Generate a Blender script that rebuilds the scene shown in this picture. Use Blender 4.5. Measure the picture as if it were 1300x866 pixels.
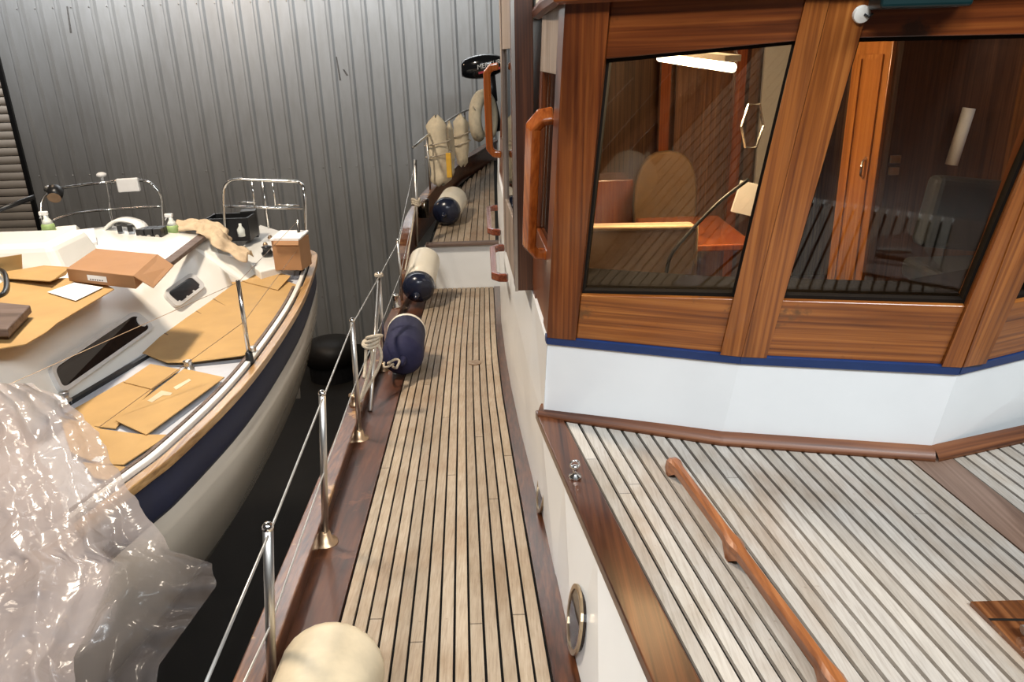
import bpy, math, random
from mathutils import Vector as V, Matrix
random.seed(7)
for o in list(bpy.data.objects): bpy.data.objects.remove(o)
S = bpy.context.scene
COL = S.collection
# ------------------------------------------------------------------ camera
FPX, CX, CY, CZ = 970.0, 650.0, 433.0, 1.6
PITCH, ROLL = math.radians(20.6), math.radians(-1.78)
cf = V((0, math.cos(PITCH), -math.sin(PITCH)))
cu0 = V((0, math.sin(PITCH), math.cos(PITCH))); cr0 = V((1, 0, 0))
cr = math.cos(ROLL)*cr0 + math.sin(ROLL)*cu0
cu = -math.sin(ROLL)*cr0 + math.cos(ROLL)*cu0
CAM = V((0, 0, CZ))
cd = bpy.data.cameras.new('camera'); cam = bpy.data.objects.new('camera', cd); COL.objects.link(cam)
M3 = Matrix((cr, cu, -cf)).transposed()
cam.matrix_world = Matrix.Translation(CAM) @ M3.to_4x4()
cd.sensor_width = 36; cd.lens = FPX/1300*36; cd.clip_start = .02
S.camera = cam
# ------------------------------------------------------------------ world, lamps, exposure
w = bpy.data.worlds.new('shed_ambient'); S.world = w; w.use_nodes = True
w.node_tree.nodes['Background'].inputs[0].default_value = (.95, .84, .74, 1)
w.node_tree.nodes['Background'].inputs[1].default_value = .055
def area(name, loc, target, sx, sy, power, col, spread=180):
    l = bpy.data.lights.new(name, 'AREA'); l.shape = 'RECTANGLE'; l.size = sx; l.size_y = sy
    l.energy = power; l.color = col; l.spread = math.radians(spread)
    o = bpy.data.objects.new(name, l); COL.objects.link(o); o.location = loc
    o.rotation_euler = (V(target)-V(loc)).to_track_quat('-Z', 'Y').to_euler()
    return o
area('shed_area_light', (2.3, -1.5, 4.3), (1.4, 1.9, .5), 3.0, .6, 142, (.88, .96, 1.0), 120)
area('shed_area_light', (-.7, -1.4, 4.2), (.3, 1.8, .2), 1.6, .4, 62, (.95, .97, 1.0), 100)
area('shed_area_light', (-2.9, 4.4, 4.7), (-1.6, 4.2, -.2), .9, .35, 360, (1.0, .865, .70))
area('shed_area_light', (-4.8, 10.4, 7.6), (-4.8, 14.2, 5.4), 9.0, .4, 800, (.98, .99, 1.0), 74)
area('shed_area_light', (-6.0, 9.2, 3.6), (-3.5, 14.0, -1.2), 1.2, .3, 70, (1.0, .70, .46))  # added warm lamp, no fixture known: browns the lower part of the wall
S.view_settings.view_transform = 'Standard'; S.view_settings.look = 'None'
S.view_settings.exposure = 0.0; S.view_settings.gamma = 1.0
S.view_settings.use_curve_mapping = False
# ------------------------------------------------------------------ pixel helpers
def ray(x, y): return cf + (x-CX)/FPX*cr - (y-CY)/FPX*cu
def onplane(x, y, n, c):
    d = ray(x, y); n = V(n); return CAM + d*((c-n.dot(CAM))/n.dot(d))
def onz(x, y, z): return onplane(x, y, (0, 0, 1), z)
def ony(x, y, Y): return onplane(x, y, (0, 1, 0), Y)
def onx(x, y, X): return onplane(x, y, (1, 0, 0), X)
DS, D0 = .114, .205
def zd(Y): return D0-DS*Y
def deck(x, y): return onplane(x, y, (0, DS, 1), D0)
def onpts(x, y, a, b, c):
    n = (V(b)-V(a)).cross(V(c)-V(a)).normalized(); return onplane(x, y, n, n.dot(V(a)))
def lerp(a, b, t): return a+(b-a)*t
def pl(pts, t):                       # piecewise-linear lookup
    if t <= pts[0][0]: a, b = pts[0], pts[1]
    elif t >= pts[-1][0]: a, b = pts[-2], pts[-1]
    else:
        for a, b in zip(pts, pts[1:]):
            if a[0] <= t <= b[0]: break
    return a[1]+(b[1]-a[1])*(t-a[0])/(b[0]-a[0])
def spline(pts, n=8):                 # catmull-rom through points
    pts = [V(p) for p in pts]; out = []
    for i in range(len(pts)-1):
        p0 = pts[max(i-1, 0)]; p1 = pts[i]; p2 = pts[i+1]; p3 = pts[min(i+2, len(pts)-1)]
        for k in range(n):
            t = k/n
            out.append(.5*((2*p1)+(p2-p0)*t+(2*p0-5*p1+4*p2-p3)*t*t+(3*p1-p0-3*p2+p3)*t**3))
    out.append(pts[-1]); return out
# ------------------------------------------------------------------ materials
def nt(name):
    m = bpy.data.materials.new(name); m.use_nodes = True
    t = m.node_tree; return m, t, t.nodes['Principled BSDF']
def ramp(t, fac, stops):
    r = t.nodes.new('ShaderNodeValToRGB'); e = r.color_ramp.elements
    while len(e) < len(stops): e.new(.5)
    for el, (p, c) in zip(e, stops): el.position = p; el.color = (*c, 1)
    t.links.new(fac, r.inputs[0]); return r
def noise(t, scale, detail=4, vec=None, rough=.55, dist=0):
    n = t.nodes.new('ShaderNodeTexNoise'); n.inputs['Scale'].default_value = scale
    n.inputs['Detail'].default_value = detail; n.inputs['Roughness'].default_value = rough
    n.inputs['Distortion'].default_value = dist
    if vec: t.links.new(vec, n.inputs['Vector'])
    return n
def coords(t, sc):
    tc = t.nodes.new('ShaderNodeTexCoord'); mp = t.nodes.new('ShaderNodeMapping')
    mp.inputs['Scale'].default_value = sc; t.links.new(tc.outputs['Object'], mp.inputs[0]); return mp.outputs[0]
def bump(t, b, h, s, d=.01):
    n = t.nodes.new('ShaderNodeBump'); n.inputs['Strength'].default_value = s; n.inputs['Distance'].default_value = d
    t.links.new(h, n.inputs['Height']); t.links.new(n.outputs[0], b.inputs['Normal'])
def mix(t, f, a, b, mode='MIX'):
    m = t.nodes.new('ShaderNodeMix'); m.data_type = 'RGBA'; m.blend_type = mode
    for i, v in ((0, f), (6, a), (7, b)):
        if hasattr(v, 'links') or hasattr(v, 'is_linked'): t.links.new(v, m.inputs[i])
        elif isinstance(v, tuple): m.inputs[i].default_value = (*v, 1)
        else: m.inputs[i].default_value = v
    return m.outputs[2]
def plain(name, col, rough=.5, metal=0, var=.12, coat=0, sc=14, bmp=0):
    m, t, b = nt(name)
    n = noise(t, sc, 5, coords(t, (1, 1, 1)))
    lo = tuple(c*(1-var) for c in col); hi = tuple(min(1, c*(1+var*.6)) for c in col)
    r = ramp(t, n.outputs[0], [(.3, lo), (.7, hi)])
    t.links.new(r.outputs[0], b.inputs['Base Color'])
    b.inputs['Roughness'].default_value = rough; b.inputs['Metallic'].default_value = metal
    b.inputs['Coat Weight'].default_value = coat
    if bmp: bump(t, b, n.outputs[0], bmp)
    return m
def wood(name, stops, axis=1, rough=.32, coat=.35, fine=95, worn=None, flat=False):
    m, t, b = nt(name)
    sc = [fine, fine, fine]; sc[axis] = fine*.012
    big = [11, 11, 11]; big[axis] = .9
    if flat: sc[1] = 2.0; big[1] = .8
    n1 = noise(t, 1, 3, coords(t, tuple(sc)), .5, .2)
    n2 = noise(t, 1, 4, coords(t, tuple(big)), .6, .8)
    a = ramp(t, n1.outputs[0], [(.28, stops[0]), (.5, stops[1]), (.75, stops[2])])
    c2 = ramp(t, n2.outputs[0], [(.30, (.30, .22, .18)), (.46, (.78, .74, .70)), (.60, (1, 1, 1)), (.8, (1.15, 1.12, 1.05))])
    c = mix(t, .8, a.outputs[0], c2.outputs[0], 'MULTIPLY')
    if worn:
        n3 = noise(t, 5, 5, coords(t, (1, 1, 1)), .65)
        f = ramp(t, n3.outputs[0], [(.60, (0, 0, 0)), (.66, (1, 1, 1))])
        c = mix(t, f.outputs[0], c, worn)
    t.links.new(c, b.inputs['Base Color'])
    b.inputs['Roughness'].default_value = rough; b.inputs['Coat Weight'].default_value = coat
    b.inputs['Coat Roughness'].default_value = .12
    bump(t, b, n1.outputs[0], .12, .004)
    return m
def teak(name, c0=(.25, .185, .125), c1=(.36, .285, .205), c2=(.45, .375, .29)):
    m, t, b = nt(name)
    oi = t.nodes.new('ShaderNodeObjectInfo')
    n1 = noise(t, 1, 6, coords(t, (170, 9, 40)), .65)
    n2 = noise(t, 4.5, 5, coords(t, (1, .6, 1)), .6)
    a = ramp(t, n1.outputs[0], [(.25, c0), (.5, c1), (.8, c2)])
    r = ramp(t, oi.outputs['Random'], [(0, (.80, .77, .73)), (.5, (.96, .95, .94)), (1, (1.06, 1.04, 1.0))])
    c = mix(t, 1, a.outputs[0], r.outputs[0], 'MULTIPLY')
    d = ramp(t, n2.outputs[0], [(.28, (.74, .66, .56)), (.5, (1, 1, 1)), (.75, (1.06, 1.05, 1.03))])
    c = mix(t, .8, c, d.outputs[0], 'MULTIPLY')
    n4 = noise(t, 2.1, 4, coords(t, (1.6, .8, 1)), .6)
    st = ramp(t, n4.outputs[0], [(.52, (1, 1, 1)), (.68, (.80, .68, .58))])
    c = mix(t, .8, c, st.outputs[0], 'MULTIPLY')
    n3 = noise(t, 60, 2, coords(t, (1, 1, 1)))
    s = ramp(t, n3.outputs[0], [(.72, (1, 1, 1)), (.78, (.55, .48, .42))])
    c = mix(t, .6, c, s.outputs[0], 'MULTIPLY')
    t.links.new(c, b.inputs['Base Color']); b.inputs['Roughness'].default_value = .62
    bump(t, b, n1.outputs[0], .25, .003)
    return m
def thinglass(name, tint, spec=1.0, rough=.0):
    m = bpy.data.materials.new(name); m.use_nodes = True; t = m.node_tree
    t.nodes.remove(t.nodes['Principled BSDF']); out = t.nodes['Material Output']
    tr = t.nodes.new('ShaderNodeBsdfTransparent'); tr.inputs[0].default_value = (*tint, 1)
    gl = t.nodes.new('ShaderNodeBsdfGlossy'); gl.inputs['Roughness'].default_value = rough
    fr = t.nodes.new('ShaderNodeFresnel'); fr.inputs[0].default_value = 1.45
    mx = t.nodes.new('ShaderNodeMixShader'); t.links.new(fr.outputs[0], mx.inputs[0])
    t.links.new(tr.outputs[0], mx.inputs[1]); t.links.new(gl.outputs[0], mx.inputs[2])
    t.links.new(mx.outputs[0], out.inputs[0]); return m
def polythene(name, lo=.48, hi=.33):
    m, t, b = nt(name); out = t.nodes['Material Output']; L = t.links
    b.inputs['Base Color'].default_value = (.60, .52, .49, 1); b.inputs['Roughness'].default_value = .2
    b.inputs['Specular IOR Level'].default_value = .9
    def crease(scale, sc, dist):
        n = noise(t, scale, 2, coords(t, sc), .45, dist)
        s1 = t.nodes.new('ShaderNodeMath'); s1.operation = 'SUBTRACT'; s1.inputs[1].default_value = .5; L.new(n.outputs[0], s1.inputs[0])
        a1 = t.nodes.new('ShaderNodeMath'); a1.operation = 'ABSOLUTE'; L.new(s1.outputs[0], a1.inputs[0])
        return a1.outputs[0]
    c1, c2 = crease(4, (1.4, 1.4, .5), .6), crease(10, (1, 1, .7), 1.0)
    ad = t.nodes.new('ShaderNodeMath'); ad.operation = 'MULTIPLY_ADD'; ad.inputs[1].default_value = .4
    L.new(c2, ad.inputs[0]); L.new(c1, ad.inputs[2])
    bump(t, b, ad.outputs[0], .55, .06)
    tl = t.nodes.new('ShaderNodeBsdfTranslucent'); tl.inputs[0].default_value = (.70, .61, .57, 1)
    m1 = t.nodes.new('ShaderNodeMixShader'); m1.inputs[0].default_value = .4
    L.new(b.outputs[0], m1.inputs[1]); L.new(tl.outputs[0], m1.inputs[2])
    tr = t.nodes.new('ShaderNodeBsdfTransparent'); tr.inputs[0].default_value = (.97, .95, .94, 1)
    n3 = noise(t, 2.2, 3, coords(t, (1, 1, 1)), .5)
    f = ramp(t, n3.outputs[0], [(.35, (lo,)*3), (.65, (hi,)*3)])
    at = t.nodes.new('ShaderNodeAttribute'); at.attribute_name = 'sheerness'
    fx = mix(t, at.outputs['Fac'], f.outputs[0], (.84, .84, .84))
    mx = t.nodes.new('ShaderNodeMixShader'); L.new(fx, mx.inputs[0])
    L.new(m1.outputs[0], mx.inputs[1]); L.new(tr.outputs[0], mx.inputs[2]); L.new(mx.outputs[0], out.inputs[0]); return m
def glow(name, col, s):
    m, t, b = nt(name); b.inputs['Emission Color'].default_value = (*col, 1); b.inputs['Emission Strength'].default_value = s
    b.inputs['Base Color'].default_value = (*col, 1); return m
def cladding(name):
    m, t, b = nt(name)
    n1 = noise(t, .8, 5, coords(t, (1, 1, .35)), .6); n2 = noise(t, 9, 5, coords(t, (1, 1, .25)), .6)
    a = ramp(t, n1.outputs[0], [(.3, (.36, .37, .375)), (.7, (.45, .465, .47))])
    d = ramp(t, n2.outputs[0], [(.25, (.82, .80, .77)), (.6, (1, 1, 1))])
    c = mix(t, .6, a.outputs[0], d.outputs[0], 'MULTIPLY')
    t.links.new(c, b.inputs['Base Color']); b.inputs['Roughness'].default_value = .42; b.inputs['Metallic'].default_value = .25
    return m
MAH = ((.065, .013, .003), (.165, .040, .008), (.27, .082, .017))
DRK = ((.028, .009, .004), (.075, .024, .009), (.14, .05, .018))
HON = ((.12, .030, .006), (.27, .082, .015), (.41, .150, .033))
RED = ((.22, .045, .008), (.36, .085, .014), (.46, .13, .026))
M = dict(
    mah_x=wood('mahogany_across', MAH, 0, flat=True, worn=(.05, .018, .008)), mah_y=wood('mahogany_along', MAH, 1),
    mah_z=wood('mahogany_upright', MAH, 2, flat=True), hon_x=wood('honey_mahogany_across', HON, 0, flat=True, worn=(.13, .05, .015)),
    hon_z=wood('honey_mahogany_upright', HON, 2, flat=True), drk_y=wood('dark_mahogany_along', DRK, 1, rough=.28),
    drk_z=wood('dark_mahogany_upright', DRK, 2, rough=.4), water=wood('waterway_wood', ((.030, .009, .003), (.075, .022, .007), (.13, .042, .013)), 1, rough=.5, coat=.08, fine=30, worn=(.12, .040, .015)),
    cap=wood('cap_rail_wood', ((.05, .016, .006), (.13, .045, .014), (.22, .085, .03)), 1, rough=.35, worn=(.40, .22, .09)), red=wood('orange_varnish', RED, 2, rough=.22, coat=.6),
    redd=wood('red_brown_varnish', ((.10, .02, .008), (.17, .035, .012), (.24, .06, .02)), 1, rough=.25, coat=.5),
    int_z=wood('interior_mahogany', ((.12, .045, .014), (.24, .10, .034), (.33, .15, .055)), 2, rough=.4),
    int_d=wood('dark_interior_mahogany', ((.05, .018, .008), (.10, .038, .016), (.15, .06, .026)), 2, rough=.4),
    mould=wood('foot_moulding_wood', ((.05, .014, .005), (.14, .045, .014), (.24, .09, .03)), 0, rough=.5, coat=.05, flat=True),
    orange=wood('orange_locker_wood', ((.38, .13, .026), (.52, .20, .042), (.62, .27, .065)), 2, rough=.3),
    weather=wood('weathered_greyed_wood', ((.17, .12, .09), (.26, .20, .16), (.36, .29, .23)), 2, rough=.6, coat=0),
    brownbd=wood('grey_brown_board', ((.10, .065, .05), (.15, .10, .08), (.20, .14, .11)), 0, rough=.6, coat=0),
    kingp=wood('king_plank_wood', ((.13, .075, .05), (.20, .125, .09), (.26, .17, .125)), 1, rough=.5, coat=.05),
    teak=teak('weathered_teak'), teakb=teak('bleached_teak', (.28, .25, .22), (.39, .36, .325), (.475, .445, .41)), palewood=wood('pale_varnish', ((.26, .13, .045), (.42, .24, .09), (.55, .34, .15)), 1), caulk=plain('black_caulking', (.012, .011, .010), .6),
    white=plain('white_paint', (.80, .82, .83), .28, var=.04, coat=.2, sc=3), cream=plain('cream_paint', (.74, .72, .66), .35, var=.05, sc=3),
    gel=plain('gelcoat', (.82, .80, .75), .28, var=.04, coat=.3, sc=2.5), deckgrey=plain('deck_grey', (.50, .51, .55), .55, var=.06),
    hullw=plain('hull_offwhite', (.42, .37, .31), .22, var=.05, coat=.4, sc=2),
    navy=plain('navy_paint', (.008, .030, .115), .35), navyd=plain('dark_navy', (.004, .007, .030), .6),
    blue=plain('navy_fender_cover', (.010, .010, .046), .8, bmp=.2, sc=60), fend=plain('fender_vinyl', (.74, .68, .56), .38, var=.08, sc=6),
    fendold=plain('aged_fender_vinyl', (.60, .49, .33), .42, var=.22, sc=9), fendend=plain('fender_navy_end', (.012, .016, .035), .22),
    chrome=plain('stainless_steel', (.72, .71, .69), .16, 1, var=.05), galv=plain('dull_steel', (.58, .56, .53), .34, 1, var=.1),
    bronze=plain('bronze_fitting', (.42, .28, .17), .35, .8, var=.25), rope=plain('rope', (.55, .47, .36), .85, var=.25, sc=120, bmp=.6),
    wire=plain('lifeline_wire', (.55, .53, .50), .35, .8), black=plain('black_plastic', (.012, .012, .013), .35), gasket=plain('matt_black_bead', (.012, .009, .007), .9), chairb=plain('brown_upholstery', (.15, .085, .035), .8), scuff=plain('scuffed_paint', (.12, .115, .11), .7, var=.4, sc=30), blackg=plain('black_gloss', (.006, .007, .009), .12, coat=.6),
    card=plain('cardboard', (.47, .285, .105), .75, var=.10, sc=5), card2=plain('brown_carton', (.37, .19, .085), .7, var=.08, sc=5),
    cardedge=plain('cardboard_edge', (.20, .11, .05), .85), paper=plain('white_paper', (.80, .79, .78), .7, var=.03),
    tape=plain('pale_tape', (.66, .53, .36), .4), cloth=plain('tan_cloth', (.58, .44, .29), .9, var=.2, bmp=.5, sc=18),
    canvas=plain('cream_canvas', (.70, .60, .43), .85, var=.15, bmp=.3, sc=14), yellow=plain('yellow_webbing', (.75, .42, .04), .7),
    darkglass=plain('smoked_window', (.020, .012, .009), .06, var=.3), alu=plain('window_aluminium', (.56, .55, .54), .45, 0),
    glass=thinglass('cabin_glass', (.80, .78, .74)), clear=thinglass('clear_plastic_tub', (.85, .83, .8), rough=.1),
    poly=polythene('polythene_sheet'), clad=cladding('wall_cladding'), slat=plain('roller_slat', (.62, .56, .49), .5, 0, var=.08, sc=2),
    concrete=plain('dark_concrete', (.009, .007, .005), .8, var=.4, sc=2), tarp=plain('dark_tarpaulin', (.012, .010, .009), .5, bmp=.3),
    tube=glow('fluorescent_tube', (1.0, .86, .62), 16), green=plain('dark_green_enamel', (.003, .016, .017), .3),
    beige=plain('beige_upholstery', (.42, .30, .20), .85, var=.1, bmp=.2, sc=50), piping=plain('pale_piping', (.72, .56, .34), .8),
    seatdark=plain('dark_upholstery', (.016, .020, .026), .7), dash=plain('dark_shelf', (.007, .005, .004), .8),
    lblgreen=plain('green_bottle_label', (.30, .42, .16), .5), bottle=plain('bottle_plastic', (.72, .75, .70), .35),
    redtxt=plain('red_stripe', (.45, .02, .03), .4), whtxt=plain('white_lettering', (.85, .85, .85), .4), rim=plain('porthole_brass', (.52, .40, .26), .28, .9, var=.2))
for k_ in ('dash', 'gasket', 'caulk'): M[k_].node_tree.nodes['Principled BSDF'].inputs['Specular IOR Level'].default_value = .06
# ------------------------------------------------------------------ mesh builder
class MB:
    def __init__(s): s.v = []; s.f = []
    def add(s, vs, fs):
        o = len(s.v); s.v += [tuple(p) for p in vs]; s.f += [tuple(i+o for i in f) for f in fs]; return s
    def hexa(s, p):  # 8 points: bottom ring 0-3, top ring 4-7
        return s.add(p, [(3, 2, 1, 0), (4, 5, 6, 7), (0, 1, 5, 4), (1, 2, 6, 5), (2, 3, 7, 6), (3, 0, 4, 7)])
    def box(s, c, d, rot=None):
        c = V(c); R = rot or Matrix.Identity(3)
        p = [c+R @ V((sx*d[0]/2, sy*d[1]/2, sz*d[2]/2)) for sz in (-1, 1) for sx, sy in ((-1, -1), (1, -1), (1, 1), (-1, 1))]
        return s.hexa(p)
    def prism(s, poly, off):  # poly: 3D points, extruded by off
        n = len(poly); off = V(off); a = [V(p) for p in poly]; b = [p+off for p in a]
        return s.add(a+b, [tuple(range(n-1, -1, -1)), tuple(range(n, 2*n))]+[(i, (i+1) % n, n+(i+1) % n, n+i) for i in range(n)])
    def tube(s, pts, r, n=8, cap=True, closed=False, sq=None):
        pts = [V(p) for p in pts]; L = len(pts); rings = []; up = None
        for i, p in enumerate(pts):
            if closed: d = pts[(i+1) % L]-pts[i-1]
            else: d = pts[min(i+1, L-1)]-pts[max(i-1, 0)]
            d = d.normalized() if d.length > 1e-9 else V((0, 0, 1))
            if up is None: up = V((0, 0, 1)) if abs(d.z) < .9 else V((1, 0, 0))
            a = d.cross(up)
            if a.length < 1e-6: a = d.cross(V((1, 0, 0)))
            a.normalize(); b = a.cross(d).normalized(); up = b
            rr = r[i] if isinstance(r, (list, tuple)) else r
            if sq: rings.append([p+a*sx*sq[0]/2+b*sy*sq[1]/2 for sx, sy in ((1, 1), (-1, 1), (-1, -1), (1, -1))])
            else: rings.append([p+(a*math.cos(2*math.pi*k/n)+b*math.sin(2*math.pi*k/n))*rr for k in range(n)])
        if sq: n = 4
        vs = [q for g in rings for q in g]; fs = []
        for i in range(L if closed else L-1):
            j = (i+1) % L
            for k in range(n): fs.append((i*n+k, i*n+(k+1) % n, j*n+(k+1) % n, j*n+k))
        if cap and not closed: fs += [tuple(range(n-1, -1, -1)), tuple((L-1)*n+k for k in range(n))]
        return s.add(vs, fs)
    def lathe(s, prof, origin, axis=(0, 0, 1), n=20):  # prof: (radius, height)
        ax = V(axis).normalized(); a = ax.orthogonal().normalized(); b = ax.cross(a); o = V(origin); vs = []; fs = []
        for r, h in prof:
            for k in range(n):
                t = 2*math.pi*k/n; vs.append(o+ax*h+(a*math.cos(t)+b*math.sin(t))*max(r, 1e-4))
        for i in range(len(prof)-1):
            for k in range(n): fs.append((i*n+k, i*n+(k+1) % n, (i+1)*n+(k+1) % n, (i+1)*n+k))
        fs += [tuple(range(n-1, -1, -1)), tuple((len(prof)-1)*n+k for k in range(n))]
        return s.add(vs, fs)
    def grid(s, rows):
        n = len(rows[0]); vs = [p for r in rows for p in r]
        return s.add(vs, [(i*n+j, i*n+j+1, (i+1)*n+j+1, (i+1)*n+j) for i in range(len(rows)-1) for j in range(n-1)])
    def build(s, name, mat, parent=None, smooth=False, bevel=0, solid=0, label=None):
        me = bpy.data.meshes.new(name); me.from_pydata(s.v, [], s.f); me.update()
        import bmesh
        bm = bmesh.new(); bm.from_mesh(me); bmesh.ops.recalc_face_normals(bm, faces=bm.faces); bm.to_mesh(me); bm.free()
        o = bpy.data.objects.new(name, me); COL.objects.link(o); me.materials.append(M[mat] if isinstance(mat, str) else mat)
        if smooth:
            for p in me.polygons: p.use_smooth = True
        if solid:
            md = o.modifiers.new('thick', 'SOLIDIFY'); md.thickness = solid; md.offset = 0
        if bevel:
            md = o.modifiers.new('bevel', 'BEVEL'); md.width = bevel; md.segments = 3; md.limit_method = 'ANGLE'
        if parent:
            o.parent = parent; o.matrix_parent_inverse = Matrix.Translation(-parent.location) if parent.type == 'EMPTY' else Matrix.Identity(4)
        if label: o['label'] = label
        return o
def tag(o, label, cat, group=None):
    o['label'] = label; o['category'] = cat
    if group: o['group'] = group
    return o
def thing(name, label, cat, loc, group=None):
    o = bpy.data.objects.new(name, None); COL.objects.link(o); o.location = loc; o.empty_display_size = .1
    return tag(o, label, cat, group)
def struct(o): o['kind'] = 'structure'; return o
def stuff(o): o['kind'] = 'stuff'; return o
def ringpoly(c, ax, ay, rx, ry, n=24, p=2.0):
    out = []
    for k in range(n):
        t = 2*math.pi*k/n; cs, sn = math.cos(t), math.sin(t)
        out.append(V(c)+V(ax)*rx*math.copysign(abs(cs)**(2/p), cs)+V(ay)*ry*math.copysign(abs(sn)**(2/p), sn))
    return out
def frame_ring(mb, outer, inner, off):
    n = len(outer); off = V(off)
    vs = outer+inner+[p+off for p in outer]+[p+off for p in inner]; fs = []
    for i in range(n):
        j = (i+1) % n
        fs += [(2*n+i, 2*n+j, 3*n+j, 3*n+i), (i, j, 2*n+j, 2*n+i), (n+j, n+i, 3*n+i, 3*n+j), (i, n+i, n+j, j)]
    return mb.add(vs, fs)
def roundpoly(pts, r=.3, n=5):
    out = []; L = len(pts); pts = [V(p) for p in pts]
    for i in range(L):
        p0, p1, p2 = pts[i-1], pts[i], pts[(i+1) % L]
        a = p1+(p0-p1)*r*min(1, .5*(p2-p1).length/max((p0-p1).length, 1e-6)*2) if (p0-p1).length > (p2-p1).length else p1+(p0-p1)*r
        b = p1+(p2-p1)*r*min(1, (p0-p1).length/max((p2-p1).length, 1e-6)) if (p2-p1).length > (p0-p1).length else p1+(p2-p1)*r
        for k in range(n+1):
            t = k/n; out.append((1-t)**2*a+2*t*(1-t)*p1+t*t*b)
    return out
def scale_poly(poly, d):  # shrink towards centroid by distance d
    c = sum(poly, V((0, 0, 0)))/len(poly)
    return [p+(c-p).normalized()*d for p in poly]

# ================================================================== THE SHED
WY, FZ = 14.2, -3.7
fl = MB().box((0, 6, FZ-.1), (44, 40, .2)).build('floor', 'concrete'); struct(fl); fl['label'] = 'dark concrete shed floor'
XD = ony(25, 171, WY).x
wall = MB().box(((XD+9)/2, WY+.16, 2.1), (9-XD, .1, 11.6)).build('wall_back', 'clad'); struct(wall)
wall['label'] = 'grey ribbed metal wall of the shed'
per, k = .305, 0
def sheet(x0, nper, z0, z1, y):
    prof = []
    for i in range(nper):
        a = x0+i*per
        prof += [(a, 0), (a+.19, 0), (a+.225, -.04), (a+.265, -.04), (a+.30, 0)]
    prof.append((x0+nper*per, 0))
    return MB().grid([[V((x, y+d, z)) for x, d in prof] for z in (z0, z1)])
x = XD; zs = ony(100, 13, WY).z
while x < 4.5:
    sheet(x, 3, FZ, zs+.03, WY).build('panel', 'clad', wall)
    sheet(x, 3, zs-.03, 6.5, WY+.012).build('panel', 'clad', wall)
    x += 3*per
mb = MB(); x = XD; zb = ony(300, 216, WY).z
while x < 4:
    for zz in (zb, zs+.05, FZ+1.0): mb.lathe([(.011, 0), (.011, .008), (.006, .012)], (x+.17, WY, zz), (0, -1, 0), 8)
    x += per
stuff(mb.build('bolts', 'galv', wall))
for x_, ya_, yb_, w_ in ((428, 72, 102, .03), (86, 8, 42, .035), (437, 88, 96, .04)):
    p0, p1 = ony(x_-1, ya_, WY-.004), ony(x_+4, yb_, WY-.004)
    MB().hexa([p1+V((-w_/2, 0, 0)), p1+V((w_/2, 0, 0)), p1+V((w_/2, .006, 0)), p1+V((-w_/2, .006, 0)), p0+V((-w_/3, 0, 0)), p0+V((w_/3, 0, 0)), p0+V((w_/3, .006, 0)), p0+V((-w_/3, .006, 0))]).build('dark_scuff', 'scuff', wall)
# roller door left of the wall
door = MB().box((XD-3.2, WY+.25, 1.0), (6.2, .06, 9.4)).build('door_1', 'black'); struct(door); door['label'] = 'slatted roller door at the left of the shed wall'
z = FZ
while z < 3.4:
    mb = MB(); prof = [(0, 0), (-.022, .02), (-.03, .07), (-.022, .118), (0, .135)]
    mb.grid([[V((xx, WY+.2+d, z+h)) for d, h in prof] for xx in (XD-6, XD-.09)]); mb.build('slat', 'slat', door, smooth=True); z += .147
struct(MB().box((XD-.04, WY+.05, 1.4), (.08, .2, 10.2)).build('trim_1', 'black'))
# covered drum at the foot of the wall
dp = ony(430, 520, 12.6)
dr = thing('drum', 'dark covered drum standing in the gap by the wall foot', 'drum', (dp.x, 12.6, FZ))
MB().lathe([(.42, 0), (.42, .5), (.40, .55)], (dp.x, 12.6, FZ), n=24).build('body', 'black', dr, smooth=False)
MB().lathe([(.46, .3), (.45, .55), (.38, .67), (.2, .73), (.02, .75)], (dp.x, 12.6, FZ), n=24).build('cover', 'tarp', dr, smooth=True)

# ================================================================== THE YACHT WE STAND ON
Y = thing('yacht', 'large wooden-trimmed motor yacht with teak decks and white wheelhouse', 'boat', (.6, 4, FZ))
XB = [(-.6, .30), (.3, .24), (1.59, .15), (2.53, .098), (3.295, .038), (4.56, -.036), (6, -.085), (7.7, -.10), (12.5, -.14)]
XT = [(-.6, .58), (.4, .415), (1.228, .279), (2.5, .090), (3.3, .045), (4.56, -.03), (6, -.08), (7.7, -.10)]
TL = [(-.6, -.40), (.5, -.475), (1.854, -.551), (3.2, -.622), (4.635, -.698), (7.7, -.845)]
TR = [(-.6, .20), (.4, .155), (1.59, .079), (2.98, -.004), (4.0, -.062), (5.175, -.112), (7.7, -.175)]
OUT = [(-.6, -.60), (.3, -.665), (1.5, -.745), (2.8, -.826), (3.9, -.905), (6.2, -1.03), (7.7, -1.07)]
INN = [(y_, x_+.08) for y_, x_ in OUT]
YR = 7.66                 # break of the deck
ZT = .375                 # cabin top
ys = [-.5+i*.34 for i in range(25)]
ys = [y for y in ys if y < YR]+[YR]
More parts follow.
